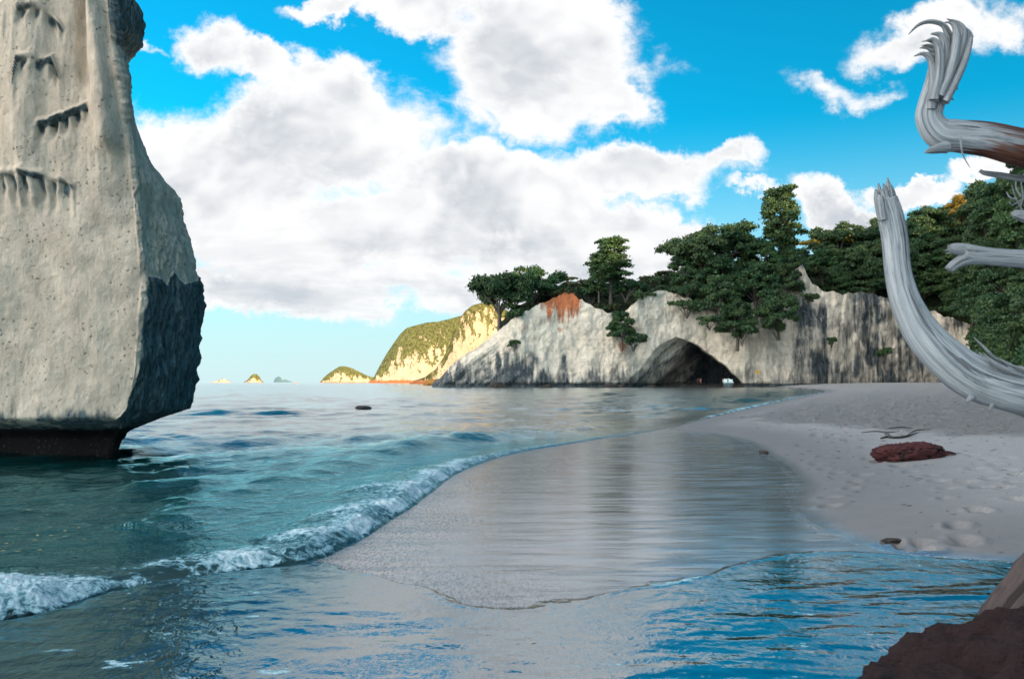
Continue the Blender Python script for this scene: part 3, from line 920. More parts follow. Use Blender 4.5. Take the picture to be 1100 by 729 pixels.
def build_cliff():
    pxs = np.arange(464, 1128, 0.62)
    nv = 230
    vv = np.linspace(0, 1, nv)
    PX, VV = np.meshgrid(pxs, vv)
    D0 = wall_D(PX)
    ZT = wall_top(PX) + (1.3 * fbm(np.stack([PX.ravel() * 0.11, PX.ravel() * 0, PX.ravel() * 0 + 2.2], 1), 4)).reshape(PX.shape)
    Z = -1.0 + (ZT + 1.0) * VV
    px, z, D = PX.ravel(), Z.ravel(), D0.ravel()
    py = HY - (z - CH) / D * F
    X = (px - CX) / F * D
    P = np.stack([X, D, z], 1)
    lean = np.interp(px, [464, 520, 560, 700, 830, 860, 1000, 1128], [0.55, 0.6, 0.35, 0.22, 0.30, 0.16, 0.14, 0.5])
    dep = lean * z
    n1 = fbm(P * [0.06, 0.02, 0.05], 4)
    n2 = fbm(P * [0.22, 0.1, 0.16] + 5, 5, gain=0.55)
    flute = fbm(P * [0.20, 0.1, 0.045] + 8, 4)
    strata = fbm(P * [0.02, 0.02, 0.55] + 2, 4)
    right = st(px, 800, 850)
    dep += -3.6 * n1 - 1.5 * n2 - right * 1.5 * flute - 0.2 * strata
    # slanting slabs on the nose
    nose = st(px, 575, 520)
    diag = fbm(np.stack([(X * 0.55 - z * 0.75) * 0.35, D * 0, (X * 0.75 + z * 0.55) * 0.05], 1), 4)
    dep += nose * -1.8 * diag
    # gully beside the middle buttress, buttress left of the arch
    dep += 4.0 * np.exp(-((px - np.interp(py, [320, 400], [664, 690])) / 10) ** 2) * st(py, 405, 345)
    dep += 2.6 * np.exp(-((px - 848) / 9) ** 2) * st(py, 410, 330)
    # notch at the waterline
    dep += 1.3 * st(z, 1.9, 0.6) * st(px, 850, 800)
    # ledge of rubble at the foot
    # the cave
    lx = np.interp(py, [355, 362, 366, 372, 385, 397, 412], [728, 724, 714, 706, 696, 686, 671])
    lx = lx + 3 * fbm(P * [0, 0, 0.3], 2)
    rx = np.interp(py, [355, 362, 366, 370, 378, 386, 392, 398, 404, 411, 420], [718, 728, 740, 748, 759, 770, 778, 784, 790, 796, 800])
    rx = rx + 2.5 * fbm(P * [0.25, 0, 0.25] + 6, 3)
    inc = st(py, 360, 363) * (px > lx) * st(px, rx + 0.7, rx - 0.9)
    ramp = np.clip((px - lx) * 0.26, 0, 60) + 15 * st(px, lx + 28, lx + 52)
    cav = np.minimum(ramp, 34)
    sl = fbm(np.stack([(X * 0.6 - z * 0.8) * 0.5, D * 0, (X * 0.8 + z * 0.6) * 0.07], 1) + 3, 4)
    dep += inc * (cav - 1.8 * sl * np.clip(cav / 4, 0, 1))
    # weight stays at the base lip
    Dd = D + dep
    V = np.stack([X + dep * 0.0 + (px - CX) / F * dep * 1.0, Dd, z + (z - CH) / D * np.clip(dep - 0, 0, 60) * inc * 0.25], 1)
    # stains, and the shade painted into the cave
    wl = fbm(P * [0.5, 0.1, 0.06] + 40, 5, gain=0.6)
    wl2 = fbm(P * [0.16, 0.1, 0.10] + 50, 4)
    stain_shade = np.zeros(len(px))
    stain_shade = np.maximum(stain_shade, st(z + 8.5 * wl + 9 * wl2, 11.0, 0.5) * np.interp(px, [470, 520, 560, 700, 800, 1100], [0.75, .75, .8, .6, .5, .6]))
    stain_shade = np.maximum(stain_shade, st(z, 1.9, 0.8) * 0.95)
    stain_shade = np.maximum(stain_shade, right * np.clip(0.44 + 0.7 * wl + 1.1 * fbm(P * [0.07, 0.1, 0.09] + 90, 4), 0, 0.85) * st(px, 840, 858))
    # dark blocks at the foot of the nose
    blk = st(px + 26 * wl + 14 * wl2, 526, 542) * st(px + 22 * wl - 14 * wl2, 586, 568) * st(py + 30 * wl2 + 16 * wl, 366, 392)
    stain_shade = np.maximum(stain_shade, 0.8 * blk)
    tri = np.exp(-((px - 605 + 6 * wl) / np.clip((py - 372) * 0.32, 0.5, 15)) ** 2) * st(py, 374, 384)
    stain_shade = np.maximum(stain_shade, 0.72 * tri)
    stain_shade = np.maximum(stain_shade, nose * 0.38 * st(diag, -0.05, 0.4))
    stain_shade = np.maximum(stain_shade, inc * np.clip(np.interp(px, [700, 735, 750], [0.42, 0.55, 0.95]) + 0.7 * sl, 0.15, 1) * st(cav, 0.3, 3.0))  # inside the arch: cave shade painted as dark colour
    stain_shade = np.maximum(stain_shade, 0.55 * st(wl, 0.12, 0.5) * st(px, 690, 705) * st(px, 735, 722) * (1 - inc))
    stain_shade = np.maximum(stain_shade, 0.40 * st(wl, 0.1, 0.5) * st(px, 795, 815))
    stain_shade = np.maximum(stain_shade, 0.4 * st(fbm(P * [0.3, 0.1, 0.5] + 70, 4), 0.15, 0.5))
    rust_shade = np.zeros(len(px))
    pk = np.interp(px, [566, 590, 612, 630], [342, 320, 308, 318])
    rust_shade = np.maximum(rust_shade, st(px + 14 * wl, 570, 592) * st(px + 8 * wl2, 632, 618) * st(py + 34 * wl + 8 * wl2, 368, 318) * 0.85)
    rust_shade = np.maximum(rust_shade, 0.55 * np.exp(-(((px - 601) / 7) ** 2 + ((py - 353) / 7) ** 2)))
    rust_shade = np.maximum(rust_shade, 0.7 * np.exp(-(((px - 668) / 7) ** 2 + ((py - 371) / 9) ** 2)))
    rust_shade = np.maximum(rust_shade, 0.5 * np.exp(-(((px - 566) / 7) ** 2 + ((py - 348) / 14) ** 2)))
    rust_shade = np.maximum(rust_shade, 0.45 * inc * st(wl2, 0.0, 0.4) * st(px, 720, 750))
    R_, C_ = PX.shape
    # the far mouth of the tunnel stays open
    hole = (px > 777) & (px < 789 - 1.2 * (z - 1) + 2 * fbm(P * [0, 0, 1.1], 2)) & (z > 0.9) & (z < 2.9 + 1.2 * fbm(P * [0.5, 0, 0], 2)) & (inc > 0.9)
    hole = hole.reshape(R_, C_)
    keep = ~(hole[:-1, :-1] & hole[1:, 1:])
    me = np_mesh('cliff', V, grid_faces(R_, C_, keep=keep), {'stain_shade': stain_shade, 'rust_shade': rust_shade})
    return tag(link('sea_cliff', me, M_CLIFF), 'long pale sea cliff across the cove with a dark cave arch', 'cliff')


build_cliff()


# ------------------------------------------------------------------ hills behind the cliff and round the right of the cove
def az_of(px):
    return math.degrees(math.atan((px - CX) / F))


# azimuth, start radius, start height, crest radius, crest height
HILL = []
for px, cr_py, cr_D in [(535, 348, 302), (560, 328, 308), (580, 314, 314), (610, 303, 322), (640, 303, 325), (670, 306, 325), (700, 297, 335), (720, 293, 335), (760, 288, 335), (800, 284, 335), (850, 278, 340),
                        (880, 272, 345), (900, 270, 345), (930, 264, 345), (960, 256, 345), (1000, 246, 345), (1040, 238, 345)]:
    a = math.atan((px - CX) / F)
    t = float(wall_top(np.array(px)))
    Dw = float(wall_D(np.array(px))) + 0.35 * t + 3
    HILL.append((math.degrees(a), Dw / math.cos(a), t - 1.0, cr_D / math.cos(a), CH - (cr_py - HY) / F * cr_D))
HILL += [(az_of(1075), 225, 2.5, 320, 58), (az_of(1100), 190, 1.8, 310, 62), (36, 125, 1.6, 255, 72), (45, 90, 1.5, 200, 80), (60, 66, 1.5, 165, 84), (75, 58, 1.5, 150, 84), (90, 55, 1.5, 145, 84), (110, 58, 1.5, 150, 80), (130, 70, 1.5, 170, 74), (150, 90, 1.5, 190, 50), (165, 110, 1.0, 230, 20)]
HT = np.array(HILL)


def hill_h(az, r):
    r0, z0, r1, z1 = (np.interp(az, HT[:, 0], HT[:, k]) for k in (1, 2, 3, 4))
    t = np.clip((r - r0) / (r1 - r0), 0, 1.0)
    s = 0.55 * t + 0.45 * (t * t * (3 - 2 * t))
    z = z0 + (z1 - z0) * s
    z = z - np.maximum(r - r1, 0) * 0.10
    return np.where(r < r0, z0 - (r0 - r) * 0.9, z)


def build_hills():
    azs = np.concatenate([np.arange(HT[0, 0], 33, 0.12), np.arange(33, 165, 1.0)])
    ts = np.concatenate([[-0.0605], np.linspace(-0.06, 1.0, 70), np.linspace(1.02, 2.2, 30)])
    A, T = np.meshgrid(azs, ts)
    r0, r1 = np.interp(A, HT[:, 0], HT[:, 1]), np.interp(A, HT[:, 0], HT[:, 3])
    Rr = r0 + (r1 - r0) * T
    Z = hill_h(A, Rr)
    x, y = np.sin(np.radians(A)) * Rr, np.cos(np.radians(A)) * Rr
    Z[0] = np.where(A[0] > 26.5, -3.0, Z[1])
    P = np.stack([x.ravel(), y.ravel(), Z.ravel() * 0], 1)
    bumps = 1.6 * fbm(P * 0.06, 3) + 0.9 * fbm(P * 0.3 + 4, 4)
    Z = Z + (bumps.reshape(Z.shape)) * st(T, 0.0, 0.15)
    bare = 0.25 + 0.3 * st(T, 0.25, -0.05) - 0.4 * st(A, 20, 26)
    me = np_mesh('hills', np.stack([x, y, Z], -1).reshape(-1, 3), grid_faces(*A.shape), {'bare': bare.ravel()})
    return tag(link('hills', me, M_HILL), kind='structure')


build_hills()


# ------------------------------------------------------------------ far headlands and islands
def headland(name, top, D, lean, mat, seed, rough=1.0, green_top=0.45, rust_amt=0.3, kind_=None, back=80.0, step=0.35, nv=90):
    top = np.array(top, float)
    pxs = np.arange(top[0, 0], top[-1, 0] + step, step)
    vv = np.concatenate([np.linspace(0, 1, nv), [1.02, 1.1, 1.3]])
    PX, VV = np.meshgrid(pxs, vv)
    py = np.interp(PX, top[:, 0], top[:, 1])
    H = np.maximum(CH - (py - HY) / F * D, 0.4)
    Zn = np.minimum(VV, 1)
    Z = -2 + (H + 2) * Zn - np.maximum(VV - 1, 0) * H * 0.5
    X = (PX - CX) / F * D
    P = np.stack([X.ravel(), PX.ravel() * 0, Z.ravel()], 1)
    k = 60.0 / D / rough * 3
    n1 = fbm(P * [0.9 * k, 1, 0.35 * k] + seed, 5, gain=0.55).reshape(X.shape)
    n2 = fbm(P * [3.2 * k, 1, 2.4 * k] + seed + 9, 4).reshape(X.shape)
    dep = lean * np.maximum(Z, 0) * (0.4 + 0.9 * Zn) - (0.45 / k) * 0.10 * n1 * 6 * 0.35 - 0.10 / k * n2 + np.maximum(VV - 1, 0) * back
    span = np.abs(PX - pxs.mean()) / (pxs[-1] - pxs[0]) * 2
    dep += span ** 2 * back * 0.3
    Zz = Z + (0.05 / k) * n2 * (VV > 0.9) * np.clip(H / H.max(), 0.2, 1)
    sl = st(Zn + 0.85 * n1 + 0.5 * n2, 1 - green_top - 0.12, 1 - green_top + 0.12)
    rust_shade = rust_amt * st(n1 + Zn * -0.8, -0.6, 0.3)
    rust_shade = np.maximum(rust_shade, 0.8 * st(Z, H.max() * 0.10, 0.0) * (rust_amt > 0))
    me = np_mesh(name, np.stack([X * (1 + dep / D), D + dep, Zz], -1).reshape(-1, 3), grid_faces(*X.shape), {'stain_shade': sl.ravel(), 'rust_shade': rust_shade.ravel()})
    o = link(name, me, mat)
    return o


o = headland('headland', [(396, 410), (402, 404), (408, 392), (414, 381), (422, 368), (430, 356), (437, 349), (447, 346), (458, 343), (470, 342), (485, 338), (500, 333), (520, 330), (540, 332)], 1500, 0.55, M_GOLD, 3, green_top=0.55)
tag(o, kind='structure')
o = headland('headland', [(440, 410), (456, 405), (468, 396), (477, 382), (483, 368), (488, 352), (494, 340), (500, 331), (507, 325), (516, 322), (526, 321), (540, 326), (560, 340)], 760, 0.30, M_GOLD, 14, green_top=0.22)
tag(o, kind='structure')
o = headland('island', [(344, 410), (348, 405), (354, 400), (360, 396), (365, 393), (371, 393), (378, 395), (386, 399), (394, 403), (404, 406), (410, 408)], 2400, 0.5, M_GOLD, 25, green_top=0.5, step=0.25)
tag(o, kind='structure')
o = headland('island', [(226, 410.2), (231, 409.2), (236, 408.3), (239, 406.6), (241, 406.2), (243, 408.2), (248, 409.8)], 3000, 0.4, M_GOLD, 33, green_top=0.0, rust_amt=0.7, step=0.2, nv=30)
tag(o, kind='structure')
o = headland('island', [(262, 410), (265, 408.6), (267, 406.5), (270, 402.8), (273, 401.2), (276, 401.6), (279, 404.5), (281, 409), (283, 410)], 3200, 0.4, M_GOLD, 41, green_top=0.55, step=0.2, nv=40)
tag(o, kind='structure')
M_BLUE = mat_simple('hazy_forest', (0.10, 0.17, 0.19), 0.95, 0.2, 0.01)  # distance haze painted into the island's blue-green base colour
o = headland('island', [(294, 410), (295, 407), (297, 404.8), (300, 404.2), (302, 405.5), (303, 408), (307, 407.2), (310, 408.6), (314, 410)], 7000, 0.4, M_BLUE, 47, step=0.2, nv=40)
tag(o, kind='structure')


# ------------------------------------------------------------------ boulders
def boulder(name, loc, size, mat, seed, detail=64, rough=0.25, flat=0.0, rot=0.0, ridg=False, sq=1.0):
    th = np.linspace(0, 2 * pi, detail * 2, endpoint=False)
    ph = np.linspace(-pi / 2 + 0.02, pi / 2 - 0.02, detail)
    T, Ph = np.meshgrid(th, ph)
    d = np.stack([np.cos(Ph) * np.cos(T), np.cos(Ph) * np.sin(T), np.sin(Ph)], -1).reshape(-1, 3)
    f = 1 + rough * (0.8 * fbm(d * 1.4 + seed, 3) + 0.5 * fbm(d * 4.5 + seed, 4, ridged=ridg)) + 0.06 * fbm(d * 14 + seed, 3)
    V = np.sign(d) * np.abs(d) ** sq * f[:, None] * np.array(size)
    ca, sa = math.cos(rot), math.sin(rot)
    V = np.stack([V[:, 0] * ca - V[:, 1] * sa, V[:, 0] * sa + V[:, 1] * ca, V[:, 2]], 1)
    stain_shade = st(fbm(d * 3 + seed + 5, 4), -0.1, 0.4) * 0.7
    me = np_mesh(name, V, grid_faces(*T.shape, wrap=True), {'stain_shade': stain_shade, 'rust_shade': stain_shade * 0.0, 'along': d[:, 0] * 0.6, 'around': d[:, 2] * 0.5 + 0.15 * d[:, 1]})
    o = link(name, me, mat)
    o.location = loc
    return o


M_REDROCK = mat_rock('seaweed_rock', (0.080, 0.028, 0.030), (0.018, 0.012, 0.014), bump=0.9, bscale=9.0, bdist=0.06, streak=(1, 1, 1))
M_DARKROCK = mat_rock('dark_brown_rock', (0.034, 0.020, 0.022), (0.009, 0.008, 0.011), bump=1.0, bscale=9.0, bdist=0.08, streak=(0.4, 1, 1.6))
M_ORANGE = mat_rock('orange_rock', (0.40, 0.19, 0.05), (0.12, 0.06, 0.02), bump=0.5, bscale=0.8, bdist=0.5)
M_SEAROCK = mat_rock('wet_rock', (0.05, 0.045, 0.04), (0.02, 0.02, 0.02), bump=0.7, bscale=4.0, bdist=0.1)


def on_sand(px, py):
    z = 0.2
    for _ in range(6):
        x, y = ground(px, py, z)
        dE, dB, pB = shore(np.array([x]), np.array([y]))
        z = float(sand_height(np.array([x]), np.array([y]), dE, dB)[0])
    return x, y, z


gx, gy, gz = on_sand(984, 493)
o = boulder('seaweed_rock', (gx, gy + 0.25, gz + 0.06), (0.60, 0.42, 0.21), M_REDROCK, 5, rough=0.38, ridg=True, rot=0.15, sq=0.9)
tag(o, 'low dark red seaweed-covered rock lying on the smooth sand', 'rock')
gx, gy, gz = on_sand(1014, 489)
p = boulder('tail', (0.62, 0.12, -0.05), (0.34, 0.22, 0.10), M_REDROCK, 9, rough=0.4, ridg=True, detail=40)
p.parent = o
o = boulder('sea_rock', (*ground(390, 438.5, 0.05), 0.06), (0.55, 0.5, 0.16), M_SEAROCK, 8, detail=32, rough=0.3)
tag(o, 'tiny dark rock awash in the open water', 'rock')
o = boulder('orange_rock', (-38.5, 440, 0.6), (7.5, 4.5, 2.6), M_ORANGE, 12, detail=40, rough=0.3)
tag(o, 'low orange rock in the sea off the tip of the cliff', 'rock')

for px, D, a, h in [(534, 263, 2.6, 1.5), (541, 262, 1.5, .8), (588, 264, 1.8, .8), (655, 266, 2.2, 1.0), (668, 267, 1.4, .9), (700, 268, 1.6, .7)]:
    o = boulder('fallen_rock', ((px - CX) / F * D, D, 0.1), (a, a * .8, h), M_SEAROCK, px, detail=28, rough=.4)
    tag(o, 'dark fallen rock at the waterline along the foot of the sea cliff', 'rock', 'fallen rocks at the cliff foot')

# dark rock and weathered log at the lower right
o = boulder('brown_rock', (1.80, 2.30, 0.36), (0.86, 0.60, 0.68), M_DARKROCK, 21, detail=130, rough=0.18, ridg=True, sq=0.85)
tag(o, 'dark reddish brown boulder at the water edge below the driftwood', 'rock')


# ------------------------------------------------------------------ tubes for wood
def tube(path, radii, nring=40, nl=160, seed=0.0, ridge=0.10, nridge=9, flat=None, tip=None, twist=0.5, bark=None, rough_end=0.0):
    path = np.asarray(path, float)
    c = catmull(path, 16)
    rc = catmull(np.column_stack([radii, np.zeros(len(radii)), np.zeros(len(radii))]), 16)[:, 0]
    d = np.concatenate([[0], np.cumsum(np.linalg.norm(np.diff(c, axis=0), axis=1))])
    t = np.linspace(0, d[-1], nl)
    C = np.stack([np.interp(t, d, c[:, k]) for k in range(3)], 1)
    R = np.maximum(np.interp(t, d, rc), 1e-4)
    tan = np.gradient(C, axis=0)
    tan /= np.linalg.norm(tan, axis=1)[:, None] + 1e-9
    up = np.array([0, 1.0, 0])
    s = np.cross(tan, up)
    s /= np.linalg.norm(s, axis=1)[:, None] + 1e-9
    w = np.cross(s, tan)
    th = np.linspace(0, 2 * pi, nring, endpoint=False)
    T, TH = np.meshgrid(t, th, indexing='ij')
    thx = TH + twist * T / d[-1]
    q = np.stack([np.cos(thx).ravel() * 1.6, np.sin(thx).ravel() * 1.6, (T * 0.9).ravel() + seed], 1)
    n = fbm(q * [nridge / 4, nridge / 4, 1.2] + seed, 4, gain=0.6, ridged=True).reshape(T.shape)
    n2 = fbm(q * 0.9 + seed + 7, 3).reshape(T.shape)
    rad = R[:, None] * (1 + ridge * n + 0.14 * n2)
    fx = np.ones_like(t) if flat is None else np.interp(np.linspace(0, 1, nl), np.linspace(0, 1, len(flat)), flat)
    V = C[:, None, :] + rad[..., None] * (np.cos(TH)[..., None] * s[:, None, :] + (np.sin(TH) * fx[:, None])[..., None] * w[:, None, :])
    if rough_end:
        e = np.clip((T / d[-1] - 0.9) / 0.1, 0, 1) ** 2
        V += (rough_end * e * fbm(q * 5 + 3, 2).reshape(T.shape))[..., None] * tan[:, None, :]
    bk = np.zeros_like(T)
    if bark is not None:
        bk = np.interp(T / d[-1], np.linspace(0, 1, len(bark)), bark) * (0.75 + 0.25 * np.cos(2 * TH))
    return V, {'along': T.ravel() + seed, 'around': (TH / (2 * pi) + 0.02 * np.sin(3 * TH)).ravel(), 'bark': bk.ravel()}


def merge_tubes(name, tubes, mat, parent=None):
    Vs, Fs, At = [], [], {}
    off = 0
    for V, a in tubes:
        R_, C_ = V.shape[:2]
        Vs.append(V.reshape(-1, 3))
        f = grid_faces(R_, C_, wrap=True) + off
        Fs.append(f)
        # end caps as fans to the ring centre
        for row in (0, R_ - 1):
            cen = V[row].mean(0)
            Vs.append(cen[None])
            ci = off + R_ * C_ + (0 if row == 0 else 1)
            i = np.arange(0, C_, 2)
            k = off + row * C_
            Fs.append(np.stack([k + i, k + (i + 1) % C_, k + (i + 2) % C_, np.full(len(i), ci)], 1))
        off += R_ * C_ + 2
        for kk, vv in a.items():
            At.setdefault(kk, []).append(np.concatenate([vv, [vv[0], vv[-1]]]))
    me = np_mesh(name, np.vstack(Vs), np.vstack(Fs), {k: np.concatenate(v) for k, v in At.items()})
    return link(name, me, mat, parent)


def wpath(pts, D=3.0):
    """(px, py, half width px[, extra depth]) -> path and radii"""
    path, rad = [], []
    for p in pts:
        d = D + (p[3] if len(p) > 3 else 0)
        path.append(at(p[0], p[1], d))
        rad.append(p[2] * d / F)
    return path, rad


drift = empty('driftwood_tree', (2.6, 3.4, 0.0))
tag(drift, 'bleached fallen driftwood tree reaching in over the beach with bare silvery limbs', 'driftwood')


def dbranch(name, tubes):
    o = merge_tubes(name, tubes, M_WOOD, drift)
    o.matrix_parent_inverse = drift.matrix_basis.inverted()
    return o


rt = np.random.default_rng(8)
# the great curved limb, splintered at its upper end
p, r = wpath([(1300, 432, 36, .5), (1200, 438, 31, .3), (1140, 431, 27, .1), (1100, 421, 25), (1048, 406, 23), (1012, 380, 20.5), (988, 352, 18), (973, 322, 15.5), (965, 290, 13.8), (962, 258, 13.6), (957, 232, 13.4), (952, 214, 12.0)])
T = [tube(p, r, 64, 420, seed=1.0, ridge=0.035, nridge=11, flat=[1, .95, .9, .85, .8, .7])]
for k, (bx, tx, ty, w, dd) in enumerate([(943, 940.5, 203, 3.2, 0.0), (947, 943.5, 197, 3.0, .012), (951, 946.5, 203, 3.4, -.01), (954, 949, 197, 3.4, -.012), (958, 953, 191, 3.6, -.005), (961, 957.5, 199, 3.0, .01), (949, 951, 208, 4.5, .02), (946, 945, 209, 3.8, -.02)]):
    pp, rr = wpath([(bx + 3, 236, w, dd), (bx, 218, w, dd), ((bx + tx) / 2, (216 + ty) / 2, w * .8, dd), (tx, ty, w * .22, dd)])
    T.append(tube(pp, rr, 14, 40, seed=10 + k, ridge=0.15, nridge=5))
for k, (a, c, e, f, w) in enumerate([(1046, 362, 1070, 386, 1.4), (1060, 384, 1099, 405, 2.2), (1051, 378, 1085, 402, 1.6), (1055, 378, 1080, 398, 1.4), (1066, 382, 1110, 402, 1.8)]):
    pp, rr = wpath([(a, c, w * .3, -.05), ((a + e) / 2 + 2, (c + f) / 2 + 2, w, -.07), (e, f, w * 1.2, -.06), (e + 12, f + 8, w * .8, -.04)])
    T.append(tube(pp, rr, 10, 30, seed=30 + k, ridge=0.1, nridge=4))
for a, c, e, f, w in [(983, 326, 992, 331, 2.4), (1046, 424, 1038, 431.5, 3.6), (1068, 430, 1063, 440.5, 2.8)]:
    pp, rr = wpath([(a, c, w, -.02), ((a + e) / 2, (c + f) / 2, w * .8, -.03), (e, f, w * .3, -.03)])
    T.append(tube(pp, rr, 10, 14, seed=44, ridge=0.1, nridge=4))
dbranch('curved_limb', T)
# the upper limb: comes in from the right, turns up and fans into curled fingers
p, r = wpath([(1300, 196, 26, .35), (1200, 178, 22, .15), (1140, 166, 20.5, .05), (1100, 159, 19.5), (1062, 150, 18), (1030, 146, 17), (1010, 143, 16.5), (999, 128, 14.5), (1001, 112, 13.5), (1008, 92, 14.0), (1014, 74, 15.0), (1020, 58, 15.5)], D=2.9)
T = [tube(p, r, 64, 380, seed=2.2, ridge=0.06, nridge=11, flat=[1, 1, 1, .95, .85, .6, .45], bark=[1.2, 1.2, 1.2, 1.2, 1.2, 1.2, 1.0, .45, 0.05, .1])]
fing = [  # strands up the fan: start, mid, top, tip
    [(1000, 118, 4.5), (1003, 90, 4.5), (1000, 66, 3.2), (992, 58, 2.0), (982, 60.5, .5)],
    [(1001, 112, 4.5), (1005, 84, 4.5), (1004, 60, 3.6), (997, 51, 2.2), (988, 52, .5)],
    [(1003, 108, 4.5), (1009, 80, 4.5), (1009, 54, 3.8), (1003, 43, 2.4), (994, 44, .5)],
    [(1005, 106, 4.5), (1013, 78, 4.6), (1015, 50, 4.0), (1010, 38, 2.8), (1000, 36.5, .7)],
    [(1007, 104, 4.5), (1017, 76, 4.8), (1021, 48, 4.2), (1017, 33, 3.2), (1011, 26, 2.4), (998, 23.5, 2.0), (986, 27.5, 1.5), (976, 37, .5)],
    [(1009, 104, 4.5), (1021, 76, 4.8), (1027, 48, 4.4), (1027, 32, 3.4), (1022, 25, 1.8), (1015, 24, .5)],
    [(1011, 104, 4.5), (1025, 76, 4.8), (1033, 50, 4.6), (1035, 34, 3.6), (1029, 25, 2.2), (1017, 20.5, .5)],
    [(1013, 106, 4.5), (1027, 80, 4.6), (1037, 54, 4.4), (1041, 40, 3.6), (1037, 32, 2.2), (1026, 25, .6)],
    [(1015, 110, 4.0), (1025, 90, 4.0), (1036, 66, 3.6), (1042, 46, 2.6), (1043.5, 40, 1.2), (1046, 39, .4)]]
for k, s_ in enumerate(fing):
    pp, rr = wpath([(a[0], a[1], a[2], 0.022 * math.sin(k * 2.1) - 0.02) for a in s_], D=2.9)
    T.append(tube(pp, rr, 18, 70, seed=50 + k, ridge=0.16, nridge=5))
for k in range(9):
    y0 = rt.uniform(52, 120)
    x0 = np.interp(y0, [50, 80, 115], [1040, 1031, 1017])
    pp, rr = wpath([(x0 - 4, y0 - 4, 2.0, -.01), (x0 + 1, y0, 1.3, -.01), (x0 + rt.uniform(2, 4), y0 + rt.uniform(1, 4), .3, -.01)], D=2.9)
    T.append(tube(pp, rr, 8, 10, seed=70 + k, ridge=0.1, nridge=4))
for k in range(4):
    y0 = 44 + 4.4 * k
    pp, rr = wpath([(1003, y0 + 2, 1.8, -.02), (997, y0, 1.1, -.02), (991 - rt.uniform(0, 3), y0 + rt.uniform(-1, 2), .3, -.02)], D=2.9)
    T.append(tube(pp, rr, 8, 10, seed=80 + k, ridge=0.1, nridge=4))
pp, rr = wpath([(1016, 158, 6, -.03), (1006, 160, 4.6, -.05), (998, 162, 2.8, -.06), (993.5, 164, .8, -.06)], D=2.9)
T.append(tube(pp, rr, 16, 30, seed=90, ridge=0.12, nridge=5))
pp, rr = wpath([(1032, 148, 1.2, -.06), (1033, 160, 1.0, -.07), (1036, 170, .7, -.07), (1042, 180, .3, -.07)], D=2.9)
T.append(tube(pp, rr, 8, 20, seed=91, ridge=0.1, nridge=4))
dbranch('hooked_limb', T)
# middle limb with a forked end
p, r = wpath([(1300, 286, 18, .25), (1200, 283, 14, .1), (1140, 280, 11, .02), (1100, 278, 9.5), (1070, 276, 8.8), (1048, 274, 9.5), (1034, 272, 9.0)], D=3.1)
T = [tube(p, r, 40, 200, seed=3.3, ridge=0.05, nridge=9)]
pp, rr = wpath([(1050, 271, 6.5), (1034, 268, 6.2), (1025, 267, 5.4), (1020, 266, 3.6)], D=3.1)
T.append(tube(pp, rr, 24, 40, seed=4, ridge=0.12, nridge=6, rough_end=.01))
pp, rr = wpath([(1052, 277, 6), (1036, 279, 6.2), (1026, 284, 5.2), (1019, 290, 4.2)], D=3.1)
T.append(tube(pp, rr, 24, 40, seed=5, ridge=0.12, nridge=6, rough_end=.01))
for a, c in [(1014, 269), (1016, 273), (1018, 263)]:
    pp, rr = wpath([(1028, 268, 2.2), ((1028 + a) / 2, (268 + c) / 2, 1.5), (a, c, .4)], D=3.1)
    T.append(tube(pp, rr, 8, 12, seed=6, ridge=0.1, nridge=4))
dbranch('forked_limb', T)
p, r = wpath([(1300, 208, 8, .2), (1180, 198, 4.5, .05), (1100, 192, 3.4), (1072, 188, 3.0), (1058, 186, 2.4), (1052, 184, 1.0)], D=3.0)
T = [tube(p, r, 16, 80, seed=6.6, ridge=0.10, nridge=5)]
for a, c in [(1053, 182), (1051, 185)]:
    pp, rr = wpath([(1064, 187, 1.6), (1058, 185, 1.2), (a, c, .4)], D=3.0)
    T.append(tube(pp, rr, 8, 12, seed=6, ridge=0.1, nridge=4))
dbranch('thin_limb', T)
p, r = wpath([(1300, 262, 12, .2), (1180, 242, 8, .05), (1110, 234, 6.4), (1098, 231.5, 5.4), (1090, 230, 4.2), (1086.5, 230, 1.5)], D=3.3)
T = [tube(p, r, 24, 80, seed=7.7, ridge=0.12, nridge=6, rough_end=.008)]
for k, pts_ in enumerate([[(1104, 236), (1096, 222), (1090, 210), (1087, 199)], [(1096, 222), (1099, 210), (1097, 196), (1100, 186)], [(1092, 214), (1085, 212), (1081, 206)], [(1110, 236), (1108, 216), (1104, 200), (1107, 184)], [(1097, 211), (1092, 203), (1091, 192)], [(1106, 214), (1099, 214), (1088, 220), (1084, 217)]]):
    pp, rr = wpath([(a, c, 1.15 - .25 * j, .15) for j, (a, c) in enumerate(pts_)], D=3.3)
    T.append(tube(pp, rr, 8, 24, seed=20 + k, ridge=0.1, nridge=4))
dbranch('broken_limb', T)
# the trunk and root plate they grow from, beyond the edge of the picture
T = [tube([(2.2, 3.35, -0.25), (2.35, 3.45, 0.5), (2.48, 3.4, 1.2), (2.52, 3.3, 1.9), (2.5, 3.2, 2.5), (2.46, 3.15, 2.75)], [.34, .27, .22, .19, .13, .04], 48, 200, seed=8.8, ridge=.12, nridge=8)]
for k in range(6):
    a = k * 1.05
    T.append(tube([(2.25, 3.4, 0.25), (2.25 + .5 * math.cos(a), 3.4 + .5 * math.sin(a), 0.12), (2.25 + 1.0 * math.cos(a), 3.4 + 1.0 * math.sin(a), -0.1)], [.15, .1, .03], 20, 40, seed=12 + k, ridge=.14, nridge=6))
dbranch('trunk', T)

